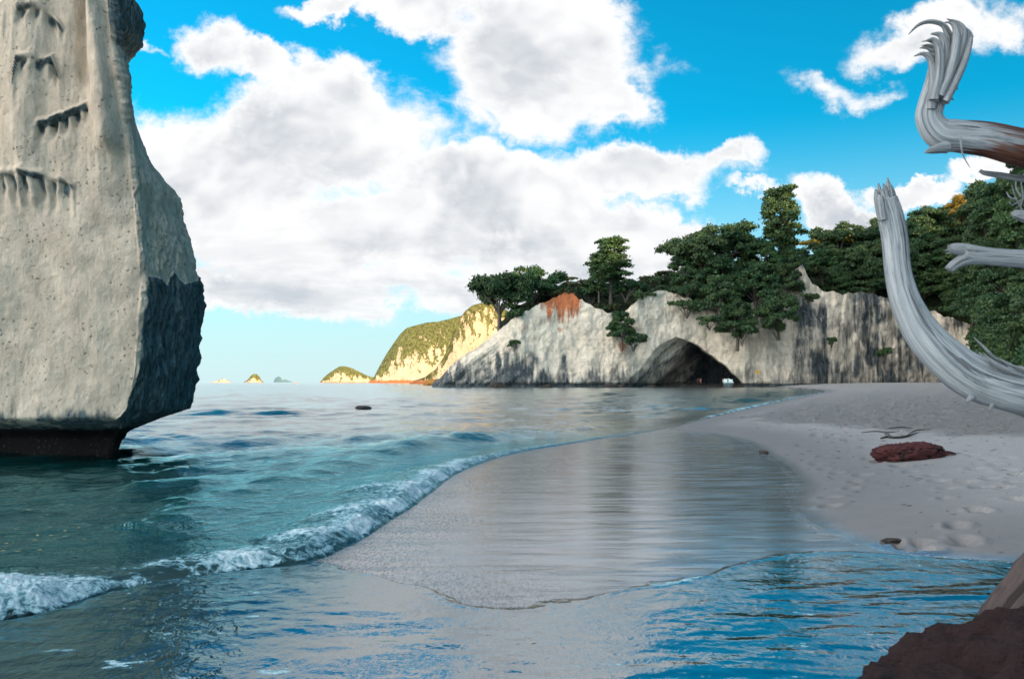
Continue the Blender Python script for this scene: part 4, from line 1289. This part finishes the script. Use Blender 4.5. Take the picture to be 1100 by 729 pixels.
# weathered log behind the brown rock
T = [tube([(1.46, 2.85, -0.1), (1.58, 2.85, 0.42), (1.72, 2.85, 0.68), (1.95, 2.87, 0.92), (2.4, 2.95, 1.18), (2.9, 3.1, 1.4)], [.16, .17, .19, .22, .24, .2], 72, 220, seed=15.0, ridge=.24, nridge=10)]
lg = merge_tubes('weathered_log', T, M_LOG)
tag(lg, 'dark grained weathered log slanting up behind the brown boulder', 'log')


# ------------------------------------------------------------------ trees
def tree_tube(path, radii, nring=7, nl=8):
    V, _ = tube(path, radii, nring, nl, seed=random.random() * 50, ridge=0.05, nridge=4)
    return V


def tubes_mesh(name, Vs):
    vs, fs, off = [], [], 0
    for V in Vs:
        R_, C_ = V.shape[:2]
        vs.append(V.reshape(-1, 3))
        fs.append(grid_faces(R_, C_, wrap=True) + off)
        off += R_ * C_
    return np_mesh(name, np.vstack(vs), np.vstack(fs))


def leaf_cloud(name, lobes, per_area, size, seed, flat=0.7):
    """lobes: (x,y,z,rx,ry,rz); leaf clumps spread through each lobe's outer shell"""
    r = np.random.default_rng(seed)
    cs, ns = [], []
    for (x, y, z, a, b_, c) in lobes:
        n = int(per_area * (a * b_ + b_ * c + a * c))
        d = r.normal(size=(n, 3))
        d /= np.linalg.norm(d, axis=1)[:, None]
        d[:, 2] = np.where(d[:, 2] < -0.3, -d[:, 2] * 0.6, d[:, 2])
        rad = r.uniform(0.35, 1.0, n) ** 0.45 * (1 + 0.18 * r.normal(size=n))
        cs.append(np.array([x, y, z]) + d * rad[:, None] * np.array([a, b_, c]))
        ns.append(d)
    c = np.vstack(cs)
    n = np.vstack(ns) * flat + r.normal(size=(len(c), 3)) * 0.55
    n /= np.linalg.norm(n, axis=1)[:, None]
    t = np.cross(n, r.normal(size=n.shape))
    t /= np.linalg.norm(t, axis=1)[:, None] + 1e-9
    w = np.cross(n, t)
    s = (size * r.uniform(0.55, 1.35, len(c)))[:, None]
    k = r.uniform(0.45, 0.8, len(c))[:, None]
    V = np.stack([c - t * s, c - w * s * k + n * s * 0.18, c + t * s, c + w * s * k + n * s * 0.18], 1)
    return np_mesh(name, V.reshape(-1, 3), np.arange(len(c) * 4).reshape(-1, 4), smooth=False)


def proto_spreading(seed, size=0.27):
    """broad coastal tree about 12 m wide, 9 m high: several limbs, umbrella of uneven clumps"""
    r = np.random.default_rng(seed)
    limbs, lobes = [], []
    limbs.append(tree_tube([(0, 0, -2.5), (0.1, 0, 0.5), (0.3, 0.1, 2.0)], [.45, .38, .3]))
    nl = 9
    for k in range(nl):
        a = k * 2 * pi / nl + r.uniform(-.3, .3)
        R = r.uniform(2.2, 4.8)
        h = r.uniform(4.0, 6.8) - 0.18 * R
        e = np.array([R * math.cos(a), R * math.sin(a), h])
        limbs.append(tree_tube([(0.2, 0.1, 1.5), (e[0] * .35, e[1] * .35, 2.2 + h * .2), (e[0] * .75, e[1] * .75, h * .78), e], [.22, .17, .1, .04], 6, 8))
        for j in range(5):
            q = e + r.normal(size=3) * [1.0, 1.0, 0.8]
            s = r.uniform(0.75, 1.45)
            lobes.append((*q, s * 1.25, s * 1.25, s * 0.8))
    for k in range(12):
        a, R = r.uniform(0, 6.28), abs(r.normal(0, 1.8))
        s = r.uniform(0.8, 1.5)
        lobes.append((R * math.cos(a), R * math.sin(a), r.uniform(5.2, 7.6) - 0.3 * R, s * 1.2, s * 1.2, s * .75))
    return tubes_mesh('trunk', limbs), leaf_cloud('crown', lobes, 52, size, seed + 1)


def proto_mound(seed, size=0.26):
    """dense dome of foliage down to the ground, about 10 m wide and 8 m high"""
    r = np.random.default_rng(seed)
    limbs = [tree_tube([(0, 0, -2.5), (0.1, 0, 0.5), (0.2, 0.1, 3.0)], [.42, .36, .25])]
    lobes = []
    for k in range(58):
        a, el = r.uniform(0, 6.28), math.asin(r.uniform(-0.05, 1.0))
        R = r.uniform(0.72, 1.05)
        s = r.uniform(0.65, 1.35)
        e = (4.6 * R * math.cos(el) * math.cos(a), 4.6 * R * math.cos(el) * math.sin(a), 1.6 + 5.6 * R * math.sin(el))
        lobes.append((*e, s * 1.2, s * 1.2, s * .8))
        if k % 5 == 0:
            limbs.append(tree_tube([(0.1, 0, 1.0), (e[0] * .5, e[1] * .5, e[2] * .6), e], [.16, .1, .03], 6, 7))
    return tubes_mesh('trunk', limbs), leaf_cloud('crown', lobes, 64, size, seed + 1)


def proto_tall(seed, h=15.0):
    """tall open crown on a clear trunk, layered clumps with gaps"""
    r = np.random.default_rng(seed)
    limbs = [tree_tube([(0, 0, -2.0), (0.1, 0, h * .3), (-0.1, 0.1, h * .6), (0.1, 0, h * .95)], [.36, .28, .2, .05], 8, 12)]
    lobes = []
    for k in range(46):
        t = 0.36 + 0.62 * k / 45
        z = h * t
        wmax = 3.4 * math.sin(min(1, (1.06 - t) / 0.5) * pi / 2) * (0.55 + 0.45 * st(np.array(t), .38, .6)) + 0.3
        a = k * 2.4 + r.uniform(-.4, .4)
        R = wmax * r.uniform(0.45, 1.0)
        e = np.array([R * math.cos(a), R * math.sin(a), z])
        limbs.append(tree_tube([(0, 0, z - 1.2), (e[0] * .5, e[1] * .5, z - .5), e], [.10, .07, .03], 5, 6))
        s = r.uniform(0.75, 1.3)
        lobes.append((*e, s * 1.15, s * 1.15, s * .7))
        if r.random() < .7:
            q = e + r.normal(size=3) * [.7, .7, .4]
            lobes.append((*q, s, s, s * .6))
    return tubes_mesh('trunk', limbs), leaf_cloud('crown', lobes, 50, .25, seed + 1)


def proto_bush(seed, w=2.6, h=2.2):
    r = np.random.default_rng(seed)
    limbs, lobes = [], []
    for k in range(9):
        a, R = r.uniform(0, 6.28), r.uniform(0.2, 1) ** .6 * w * .7
        z = h * r.uniform(.35, 1.0) * (1.1 - 0.4 * R / w)
        limbs.append(tree_tube([(0, 0, -0.6), (R * .4 * math.cos(a), R * .4 * math.sin(a), z * .4), (R * math.cos(a), R * math.sin(a), z)], [.09, .06, .03], 5, 6))
        s = r.uniform(.6, 1.0)
        lobes.append((R * math.cos(a), R * math.sin(a), z, s, s, s * .75))
    return tubes_mesh('trunk', limbs), leaf_cloud('crown', lobes, 40, .28, seed + 1)


for_mat = {'leaf': M_LEAF, 'pine': M_PINE, 'shrub': M_SHRUB, 'sunlit_leaf': M_SUNLIT}
PROTO = {}
for i in range(4):
    PROTO['spread', i] = proto_spreading(100 + i * 7)
for i in range(4):
    PROTO['mound', i] = proto_mound(400 + i * 7)
for i in range(2):
    PROTO['tall', i] = proto_tall(200 + i * 7)
for i in range(3):
    PROTO['bush', i] = proto_bush(300 + i * 7)
_cr = {}


def plant(kind, var, loc, scale, rot, mat, label, group, name, cat, tilt=(0, 0)):
    tr, cr = PROTO[kind, var]
    g_ = {'spread': 1.42, 'mound': 1.42, 'tall': 1.15, 'bush': 1.35}[kind]
    scale = tuple(q * g_ for q in (scale if isinstance(scale, (tuple, list)) else (scale,) * 3))
    key = (kind, var, mat)
    if key not in _cr:
        me = cr if not any(k[:2] == (kind, var) for k in _cr) else cr.copy()
        me.materials.clear()
        me.materials.append(for_mat[mat])
        _cr[key] = me
    if not tr.materials:
        tr.materials.append(M_BARK)
    e = empty(name, loc)
    e.scale = scale
    e.rotation_euler = (tilt[0], tilt[1], rot)
    tag(e, label, cat, group)
    a = bpy.data.objects.new('trunk', tr)
    c = bpy.data.objects.new('crown', _cr[key])
    for o in (a, c):
        col.objects.link(o)
        o.parent = e
    return e


def spot(px, py, D):
    return tuple(at(px, py, D))


TREES = [
    # kind, var, px, py of the foot, depth, scale, material, label
    ('spread', 0, 536, 349, 283, (1.25, 1.2, 1.45), 'leaf', 'spreading dark tree farthest left on the tip of the cliff'),
    ('spread', 1, 573, 333, 292, (1.2, 1.2, 1.25), 'leaf', 'umbrella-crowned tree beside the leftmost cliff tree, left of the red scar'),
    ('bush', 0, 556, 346, 279, (1.6, 1.4, 1.3), 'leaf', 'dark bush under the two trees on the cliff tip'),
    ('bush', 1, 553, 374, 271, (.9, .8, .8), 'leaf', 'small bush clinging alone to the pale rock of the cliff nose'),
    ('bush', 2, 590, 318, 300, (2.2, 1.6, 1.3), 'shrub', 'low olive scrub just above the red scar'),
    ('bush', 1, 634, 326, 292, (2.0, 1.6, 1.7), 'leaf', 'dark scrub at the foot of the tall slender tree'),
    ('bush', 0, 626, 313, 304, (2.0, 1.6, 1.4), 'shrub', 'olive scrub on the ridge right of the red scar'),
    ('tall', 0, 656, 323, 290, (1.6, 1.6, 1.22), 'pine', 'tall slender tree with pale trunk alone on the ridge'),
    ('tall', 1, 643, 330, 288, (.9, .9, .95), 'pine', 'shorter slender tree leaning against the tall ridge tree'),
    ('bush', 2, 672, 320, 292, (2.0, 1.6, 1.9), 'leaf', 'dark bush behind the tall slender ridge tree'),
    ('mound', 2, 668, 366, 273, (.72, .62, .85), 'leaf', 'dense dark tree hanging down the gully of the cliff'),
    ('bush', 0, 680, 374, 270, (1.5, 1.2, 1.5), 'leaf', 'bush at the lower end of the gully greenery'),
    ('bush', 2, 692, 325, 280, (1.3, 1.2, 1.2), 'leaf', 'round bush on the cliff edge right of the gully'),
    ('spread', 3, 752, 300, 296, (1.5, 1.3, 1.5), 'leaf', 'high open-crowned tree at the left of the big clump over the cave'),
    ('spread', 1, 783, 292, 300, (1.5, 1.3, 1.42), 'leaf', 'broad tree at the top of the big clump over the cave'),
    ('tall', 1, 838, 296, 300, (1.75, 1.75, 1.75), 'pine', 'tallest tree rising above the clump over the cave'),
    ('mound', 0, 738, 325, 285, (.95, .9, 1.05), 'leaf', 'dark tree at the left edge of the clump over the cave'),
    ('mound', 2, 770, 340, 279, (1.15, .9, 1.2), 'leaf', 'dense tree in the middle of the clump, above the arch'),
    ('mound', 3, 812, 330, 283, (1.25, 1.0, 1.3), 'leaf', 'dense tree right of the middle of the clump over the cave'),
    ('mound', 0, 792, 364, 272, (1.05, .8, 1.1), 'leaf', 'lowest tree of the clump, hanging just above the arch'),
    ('mound', 1, 836, 352, 275, (.9, .8, 1.15), 'leaf', 'tree at the lower right corner of the clump over the cave'),
    ('mound', 2, 845, 318, 287, (.85, .8, 1.0), 'leaf', 'tree at the right edge of the clump, under the tallest tree'),
    ('mound', 1, 775, 312, 290, (1.3, 1.0, 1.15), 'leaf', 'large dense tree filling the upper middle of the clump over the cave'),
    ('mound', 2, 815, 300, 296, (1.3, 1.0, 1.2), 'pine', 'dense tree at the foot of the tallest one'),
    ('mound', 3, 736, 300, 298, (.8, .8, .85), 'leaf', 'smaller tree at the upper left fringe of the clump over the cave'),
    ('bush', 2, 797, 367, 269, (2.0, 1.2, 1.7), 'leaf', 'bush hanging lowest of all, just above the cave arch'),
    ('bush', 0, 834, 360, 271, (1.8, 1.2, 1.7), 'leaf', 'bush hiding the trunk at the lower right corner of the clump'),
    ('bush', 2, 738, 338, 280, (2.0, 1.3, 1.6), 'leaf', 'bush under the left edge of the clump over the cave'),
    ('bush', 1, 762, 352, 271, (1.4, 1.1, 1.1), 'leaf', 'bush at the lower left fringe of the clump over the cave'),
    ('bush', 0, 884, 302, 300, (2.3, 1.8, 1.5), 'shrub', 'olive shrub in the gap right of the clump over the cave'),
    ('bush', 2, 868, 326, 281, (1.3, 1.1, 1.1), 'leaf', 'dark shrub on the bare ledge right of the clump'),
    ('bush', 1, 893, 372, 284, (.7, .6, .9), 'leaf', 'small dark shrub growing on the streaked wall'),
    ('bush', 0, 951, 385, 292, (1.3, .9, 1.2), 'leaf', 'dark shrub on the wall behind the curved driftwood limb'),
    ('bush', 1, 900, 272, 338, (3.0, 2.2, 2.0), 'sunlit_leaf', 'scrub coloured golden as if sunlit, on the skyline between clump and right hillside'),
    ('mound', 0, 850, 300, 299, (.85, .8, 1.15), 'leaf', 'tree filling the notch between the tallest tree and the right edge of the clump'),
    ('bush', 2, 876, 270, 342, (2.6, 2.0, 1.5), 'sunlit_leaf', 'low scrub coloured golden as if sunlit, on the skyline beside the tallest tree'),
]
for i, (k, vr, px, py, D, s, m_, lab) in enumerate(TREES):
    nm = {'spread': 'coastal_tree', 'mound': 'leafy_tree', 'tall': 'slender_tree', 'bush': 'bush'}[k]
    plant(k, vr, spot(px, py, D), s, 0.7 + i * 2.3, m_, lab, None, nm, 'bush' if k == 'bush' else 'tree')

# the wooded hillside on the right
rh = np.random.default_rng(77)
pts = []
for _ in range(9000):
    a = rh.uniform(az_of(885), az_of(1180))
    r0, r1 = np.interp(a, HT[:, 0], HT[:, 1]), np.interp(a, HT[:, 0], HT[:, 3])
    r = r0 + (r1 - r0) * rh.uniform(0.0, 1.02)
    if a < az_of(1060) and r < r0 + 7:
        continue
    x, y = math.sin(radians(a)) * r, math.cos(radians(a)) * r
    if all((x - q[0]) ** 2 + (y - q[1]) ** 2 > 5.7 ** 2 for q in pts):
        pts.append((x, y, float(hill_h(np.array(a), np.array(r))), a, r))
pts.sort(key=lambda q: q[4])
for i, (x, y, z, a, r) in enumerate(pts[:170]):
    s = rh.uniform(0.72, 1.12)
    plant('mound' if i % 3 else 'spread', i % 4, (x, y, z - 1.2), (s, s, s * rh.uniform(.85, 1.15)), rh.uniform(0, 6.28), 'leaf' if i % 5 else 'pine',
          'dark leafy tree in the dense bush covering the right hillside', 'trees of the right hillside', 'hillside_tree', 'tree')
for px, s, lab in [(1036, 1.22, 'golden sunlit tree on the skyline of the right hillside'), (1021, .85, 'smaller tree coloured sunlit golden just left of the sunlit one on the skyline')]:
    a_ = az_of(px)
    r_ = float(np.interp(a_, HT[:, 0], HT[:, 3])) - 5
    plant('mound', 2, (math.sin(radians(a_)) * r_, math.cos(radians(a_)) * r_, float(hill_h(np.array(a_), np.array(r_))) - 0.5), s, px, 'sunlit_leaf', lab, None, 'sunlit_tree', 'tree')
# scrub along the top of the cliff
rb = np.random.default_rng(99)
for i in range(95):
    px = rb.uniform(560, 1010)
    a_ = az_of(px)
    r0, r1 = np.interp(a_, HT[:, 0], HT[:, 1]), np.interp(a_, HT[:, 0], HT[:, 3])
    r_ = r0 + (r1 - r0) * rb.uniform(0.0, 1.05) ** 1.2 if i % 3 else r0 + rb.uniform(-1, 2)
    s = rb.uniform(.6, 1.5)
    plant('bush', i % 3, (math.sin(radians(a_)) * r_, math.cos(radians(a_)) * r_, float(hill_h(np.array(a_), np.array(r_))) - 0.3), (s, s, s * rb.uniform(.6, 1)), i, 'shrub' if i % 2 else 'leaf',
          'low scrub bush on the ridge along the top of the sea cliff', 'scrub bushes along the cliff top', 'scrub_bush', 'bush')

print('hill trees', len(pts))


# ------------------------------------------------------------------ people in the cave
def make_person(loc, rot, shirt, shorts, label, stride=0.12):
    root = empty('person', loc)
    root.rotation_euler = (0, 0, rot)
    tag(root, label, 'person', 'people in the cave mouth')
    J = {'pelvis': (0, 0, .93, .125), 'waist': (0, 0, 1.08, .115), 'chest': (0, .01, 1.30, .14), 'neck': (0, 0, 1.46, .055), 'head0': (0, .01, 1.55, .075), 'head1': (0, .015, 1.64, .095), 'head2': (0, 0, 1.72, .055)}
    edges = [('pelvis', 'waist'), ('waist', 'chest'), ('chest', 'neck'), ('neck', 'head0'), ('head0', 'head1'), ('head1', 'head2')]
    for s, n in ((-1, 'l'), (1, 'r')):
        f = stride * s
        J.update({n + 'hip': (.09 * s, 0, .88, .095), n + 'knee': (.10 * s, f + .02, .48, .06), n + 'ankle': (.10 * s, f * 1.6, .08, .042), n + 'toe': (.11 * s, f * 1.6 + .16, .03, .03),
                  n + 'sho': (.19 * s, 0, 1.40, .06), n + 'elb': (.25 * s, -f * .8, 1.13, .042), n + 'wri': (.26 * s, -f + .08, .90, .03), n + 'hand': (.26 * s, -f + .12, .80, .028)})
        edges += [('pelvis', n + 'hip'), (n + 'hip', n + 'knee'), (n + 'knee', n + 'ankle'), (n + 'ankle', n + 'toe'), ('chest', n + 'sho'), (n + 'sho', n + 'elb'), (n + 'elb', n + 'wri'), (n + 'wri', n + 'hand')]

    def skin(name, keys, grow, mat):
        idx = {k: i for i, k in enumerate(keys)}
        es = [(idx[a], idx[b_]) for a, b_ in edges if a in idx and b_ in idx]
        me = bpy.data.meshes.new(name)
        me.from_pydata([J[k][:3] for k in keys], es, [])
        o = link(name, me, mat, root)
        md = o.modifiers.new('skin', 'SKIN')
        for k, i in idx.items():
            r = J[k][3] * grow
            me.skin_vertices[0].data[i].radius = (r, r)
        me.skin_vertices[0].data[0].use_root = True
        sub = o.modifiers.new('sub', 'SUBSURF')
        sub.levels = sub.render_levels = 1
        return o
    skin('body', list(J), 1.0, M_SKIN)
    skin('shirt', ['waist', 'chest', 'lsho', 'rsho', 'lelb', 'relb'], 1.18, shirt)
    skin('shorts', ['pelvis', 'lhip', 'rhip', 'lknee', 'rknee'], 1.22, shorts)
    me = np_mesh('hair', *ball((0, -.02, 1.68), (.095, .105, .085)))
    link('hair', me, M_HAIR, root)
    return root


def ball(c, s, n=12):
    T, Ph = np.meshgrid(np.linspace(0, 2 * pi, n * 2, endpoint=False), np.linspace(-pi / 2 + .01, pi / 2 - .01, n))
    V = np.stack([np.cos(Ph) * np.cos(T) * s[0] + c[0], np.cos(Ph) * np.sin(T) * s[1] + c[1], np.sin(Ph) * s[2] + c[2]], -1)
    return V.reshape(-1, 3), grid_faces(n, n * 2, wrap=True)


M_SKIN = mat_simple('skin', (0.55, 0.32, 0.24), 0.6, .1)
M_HAIR = mat_simple('hair', (0.04, 0.03, 0.02), 0.6, .1)
M_PINK = mat_simple('pink_cloth', (0.75, 0.22, 0.25), 0.8, .1)
M_RED = mat_simple('red_cloth', (0.62, 0.05, 0.10), 0.8, .1)
M_WHITEC = mat_simple('white_cloth', (0.8, 0.8, 0.8), 0.8, .1)
M_DARKC = mat_simple('dark_cloth', (0.03, 0.03, 0.04), 0.8, .1)
for px, D, a, sh, so, lab in [(752.6, 289, 2.6, M_PINK, M_PINK, 'person in pink clothes walking on the cave sand'),
                              (749.8, 291, 0.4, M_DARKC, M_DARKC, 'person in dark clothes beside the one in pink'),
                              (776.6, 288, 3.4, M_RED, M_WHITEC, 'person in red shirt and white shorts near the bright opening'),
                              (782.0, 290, 1.2, M_DARKC, M_DARKC, 'dark-clad person standing before the bright end of the cave')]:
    x = (px - CX) / F * D
    dE, dB, pB = shore(np.array([x]), np.array([D]))
    z = float(sand_height(np.array([x]), np.array([float(D)]), dE, dB)[0])
    make_person((x, D, z), a, sh, so, lab)

# ------------------------------------------------------------------ yellow warning sign on the wall
sg = empty('warning_sign', tuple(at(813.6, 399.2, 272.5)))
tag(sg, 'yellow diamond warning sign on the pale cliff right of the cave', 'sign')


def prism(name, pts, depth, mat, parent, y0=0.0):
    n = len(pts)
    vs = [(p[0], y0, p[1]) for p in pts] + [(p[0], y0 + depth, p[1]) for p in pts]
    fs = [list(range(n)), list(range(2 * n - 1, n - 1, -1))] + [[i, n + i, n + (i + 1) % n, (i + 1) % n] for i in range(n)]
    me = bpy.data.meshes.new(name)
    me.from_pydata(vs, [], fs)
    me.update()
    return link(name, me, mat, parent)


M_YEL = mat_simple('sign_yellow', (0.85, 0.52, 0.02), 0.5, .05)
M_BLK = mat_simple('sign_black', (0.02, 0.02, 0.02), 0.5, .05)
prism('panel', [(0, -.72), (.72, 0), (0, .72), (-.72, 0)], .05, M_YEL, sg)
prism('symbol', [(-.22, -.25), (.25, -.25), (.1, .1), (-.05, .28), (-.15, .05)], .012, M_BLK, sg, -.014)
prism('post', [(-.05, -2.6), (.05, -2.6), (.05, .3), (-.05, .3)], .08, M_BARK, sg, .055)

# ------------------------------------------------------------------ orange buoy far out
by = empty('buoy', ((318.5 - CX) / F * 900, 900, 0.0))
tag(by, 'tiny orange buoy far out near the horizon', 'buoy')
M_BUOY = mat_simple('buoy_orange', (0.8, 0.25, 0.08), .5, .05)
link('float', np_mesh('float', *ball((0, 0, .5), (1.1, 1.1, .8))), M_BUOY, by)
V, _ = tube([(0, 0, .9), (0, 0, 1.8), (0, 0, 2.6)], [.35, .22, .1], 12, 10, ridge=0)
link('mast', tubes_mesh('mast', [V]), M_BUOY, by)

# ------------------------------------------------------------------ sticks, weed and leaves
M_STICK = mat_simple('wet_stick', (0.03, 0.022, 0.02), .7, .3)


def stick(pts, label, r=.022):
    P_ = []
    for px, py in pts:
        x, y, z = on_sand(px, py)
        P_.append((x, y, z + .03))
    V, a = tube(P_, [r * .5] + [r] * (len(P_) - 2) + [r * .4], 10, 60, seed=px, ridge=.25, nridge=5)
    return V, a


o = merge_tubes('stick', [stick([(946, 472), (953, 470), (962, 471), (974, 469.5), (986, 465.5)], '', .024), stick([(957, 470.5), (954, 467), (950, 467.5)], '', .015), stick([(972, 470), (984, 463), (1001, 461.5)], '', .014)], M_STICK)
tag(o, 'crooked dark stick lying just behind the red rock', 'stick')
o = merge_tubes('stick', [stick([(925, 465.5), (940, 464), (955, 465), (966, 464)], '', .014), stick([(955, 460), (968, 458), (980, 459.5)], '', .016)], M_STICK)
tag(o, 'thin dark stick on the sand farther back than the crooked one', 'stick')
x, y, z = on_sand(820, 486.5)
o = boulder('seaweed_clump', (x, y, z + .02), (.10, .16, .05), M_SEAROCK, 31, detail=24, rough=.4)
tag(o, 'small dark clump of seaweed at the swash edge', 'seaweed')
x, y, z = on_sand(960, 581)
o = boulder('seaweed_clump', (x, y, z + .005), (.12, .06, .022), M_SEAROCK, 37, detail=24, rough=.5)
tag(o, 'flat dark scrap of seaweed on the sand nearest the blue wash', 'seaweed')


# ------------------------------------------------------------------ strand-line litter: shell bits, weed crumbs, twigs
def litter():
    r = np.random.default_rng(61)
    Vs, Fs, off = [], [], 0
    xs, ys = [], []
    for _ in range(480):
        if r.random() < .55:
            px, py = r.uniform(860, 1098), r.normal(468, 9) if r.random() < .6 else r.uniform(440, 520)
        else:
            px, py = r.uniform(780, 1090), r.uniform(436, 590)
        if py < 430:
            continue
        x, y = ground(px, py, 0.35)
        xs.append(x)
        ys.append(y)
    xs, ys = np.array(xs), np.array(ys)
    dE, dB, _ = shore(xs, ys)
    zs = sand_height(xs, ys, dE, dB)
    for x, y, z, d in zip(xs, ys, zs, dE):
        if d < 0.25:
            continue
        s = r.uniform(.005, .016) * (1 + y / 18)
        l = s * r.uniform(1.0, 3.6)
        a = r.normal(0, .6)
        q = np.array([(-l, 0, .0), (0, -s * .6, .004), (l, 0, 0), (0, s * .6, .004), (0, 0, s * .55)])
        q = np.stack([q[:, 0] * math.cos(a) - q[:, 1] * math.sin(a), q[:, 0] * math.sin(a) + q[:, 1] * math.cos(a), q[:, 2]], 1) + [x, y, z + .006]
        Vs.append(q)
        Fs.append(np.array([(0, 1, 4), (1, 2, 4), (2, 3, 4), (3, 0, 4)]) + off)
        off += 5
    me = np_mesh('litter', np.vstack(Vs), np.vstack(Fs), smooth=False)
    return tag(link('beach_litter', me, mat_simple('litter', (0.09, 0.078, 0.07), .8, .6, 2.0)), kind='stuff')


litter()


# a few fallen leaves on the water between the stack and the breaker
M_DRYLEAF = mat_simple('dry_leaf', (0.50, 0.34, 0.13), .6, .25)
leaf_me = np_mesh('floating_leaf', [(-1, 0, 0), (-.4, -.42, .06), (.5, -.36, .05), (1.1, 0, .12), (.5, .36, .05), (-.4, .42, .06), (0, 0, -.02)],
                  np.array([(0, 1, 6), (1, 2, 6), (2, 3, 6), (3, 4, 6), (4, 5, 6), (5, 0, 6)]), smooth=False)
leaf_me.materials.append(M_DRYLEAF)
rl = np.random.default_rng(15)
for a, c in [(155, 435), (62, 590), (115, 540), (147, 636), (135, 655), (255, 615), (310, 590), (330, 655), (10, 690), (155, 705), (185, 545), (200, 640), (25, 665), (70, 700)]:
    x, y = ground(a / 3.65, 400 + c / 3.65, 0.05)
    k = np.argmin((SEA_PTS[:, 0] - x) ** 2 + (SEA_PTS[:, 1] - y) ** 2)
    o = bpy.data.objects.new('floating_leaf', leaf_me)
    col.objects.link(o)
    o.location = (x, y, float(SEA_PTS[k, 2]) + .012)
    o.scale = (rl.uniform(.022, .04),) * 3
    o.rotation_euler = (0, 0, rl.uniform(0, 6.28))
    tag(o, 'tan fallen leaf floating on the green water between the rock stack and the breaker', 'leaf', 'leaves floating by the rock stack')
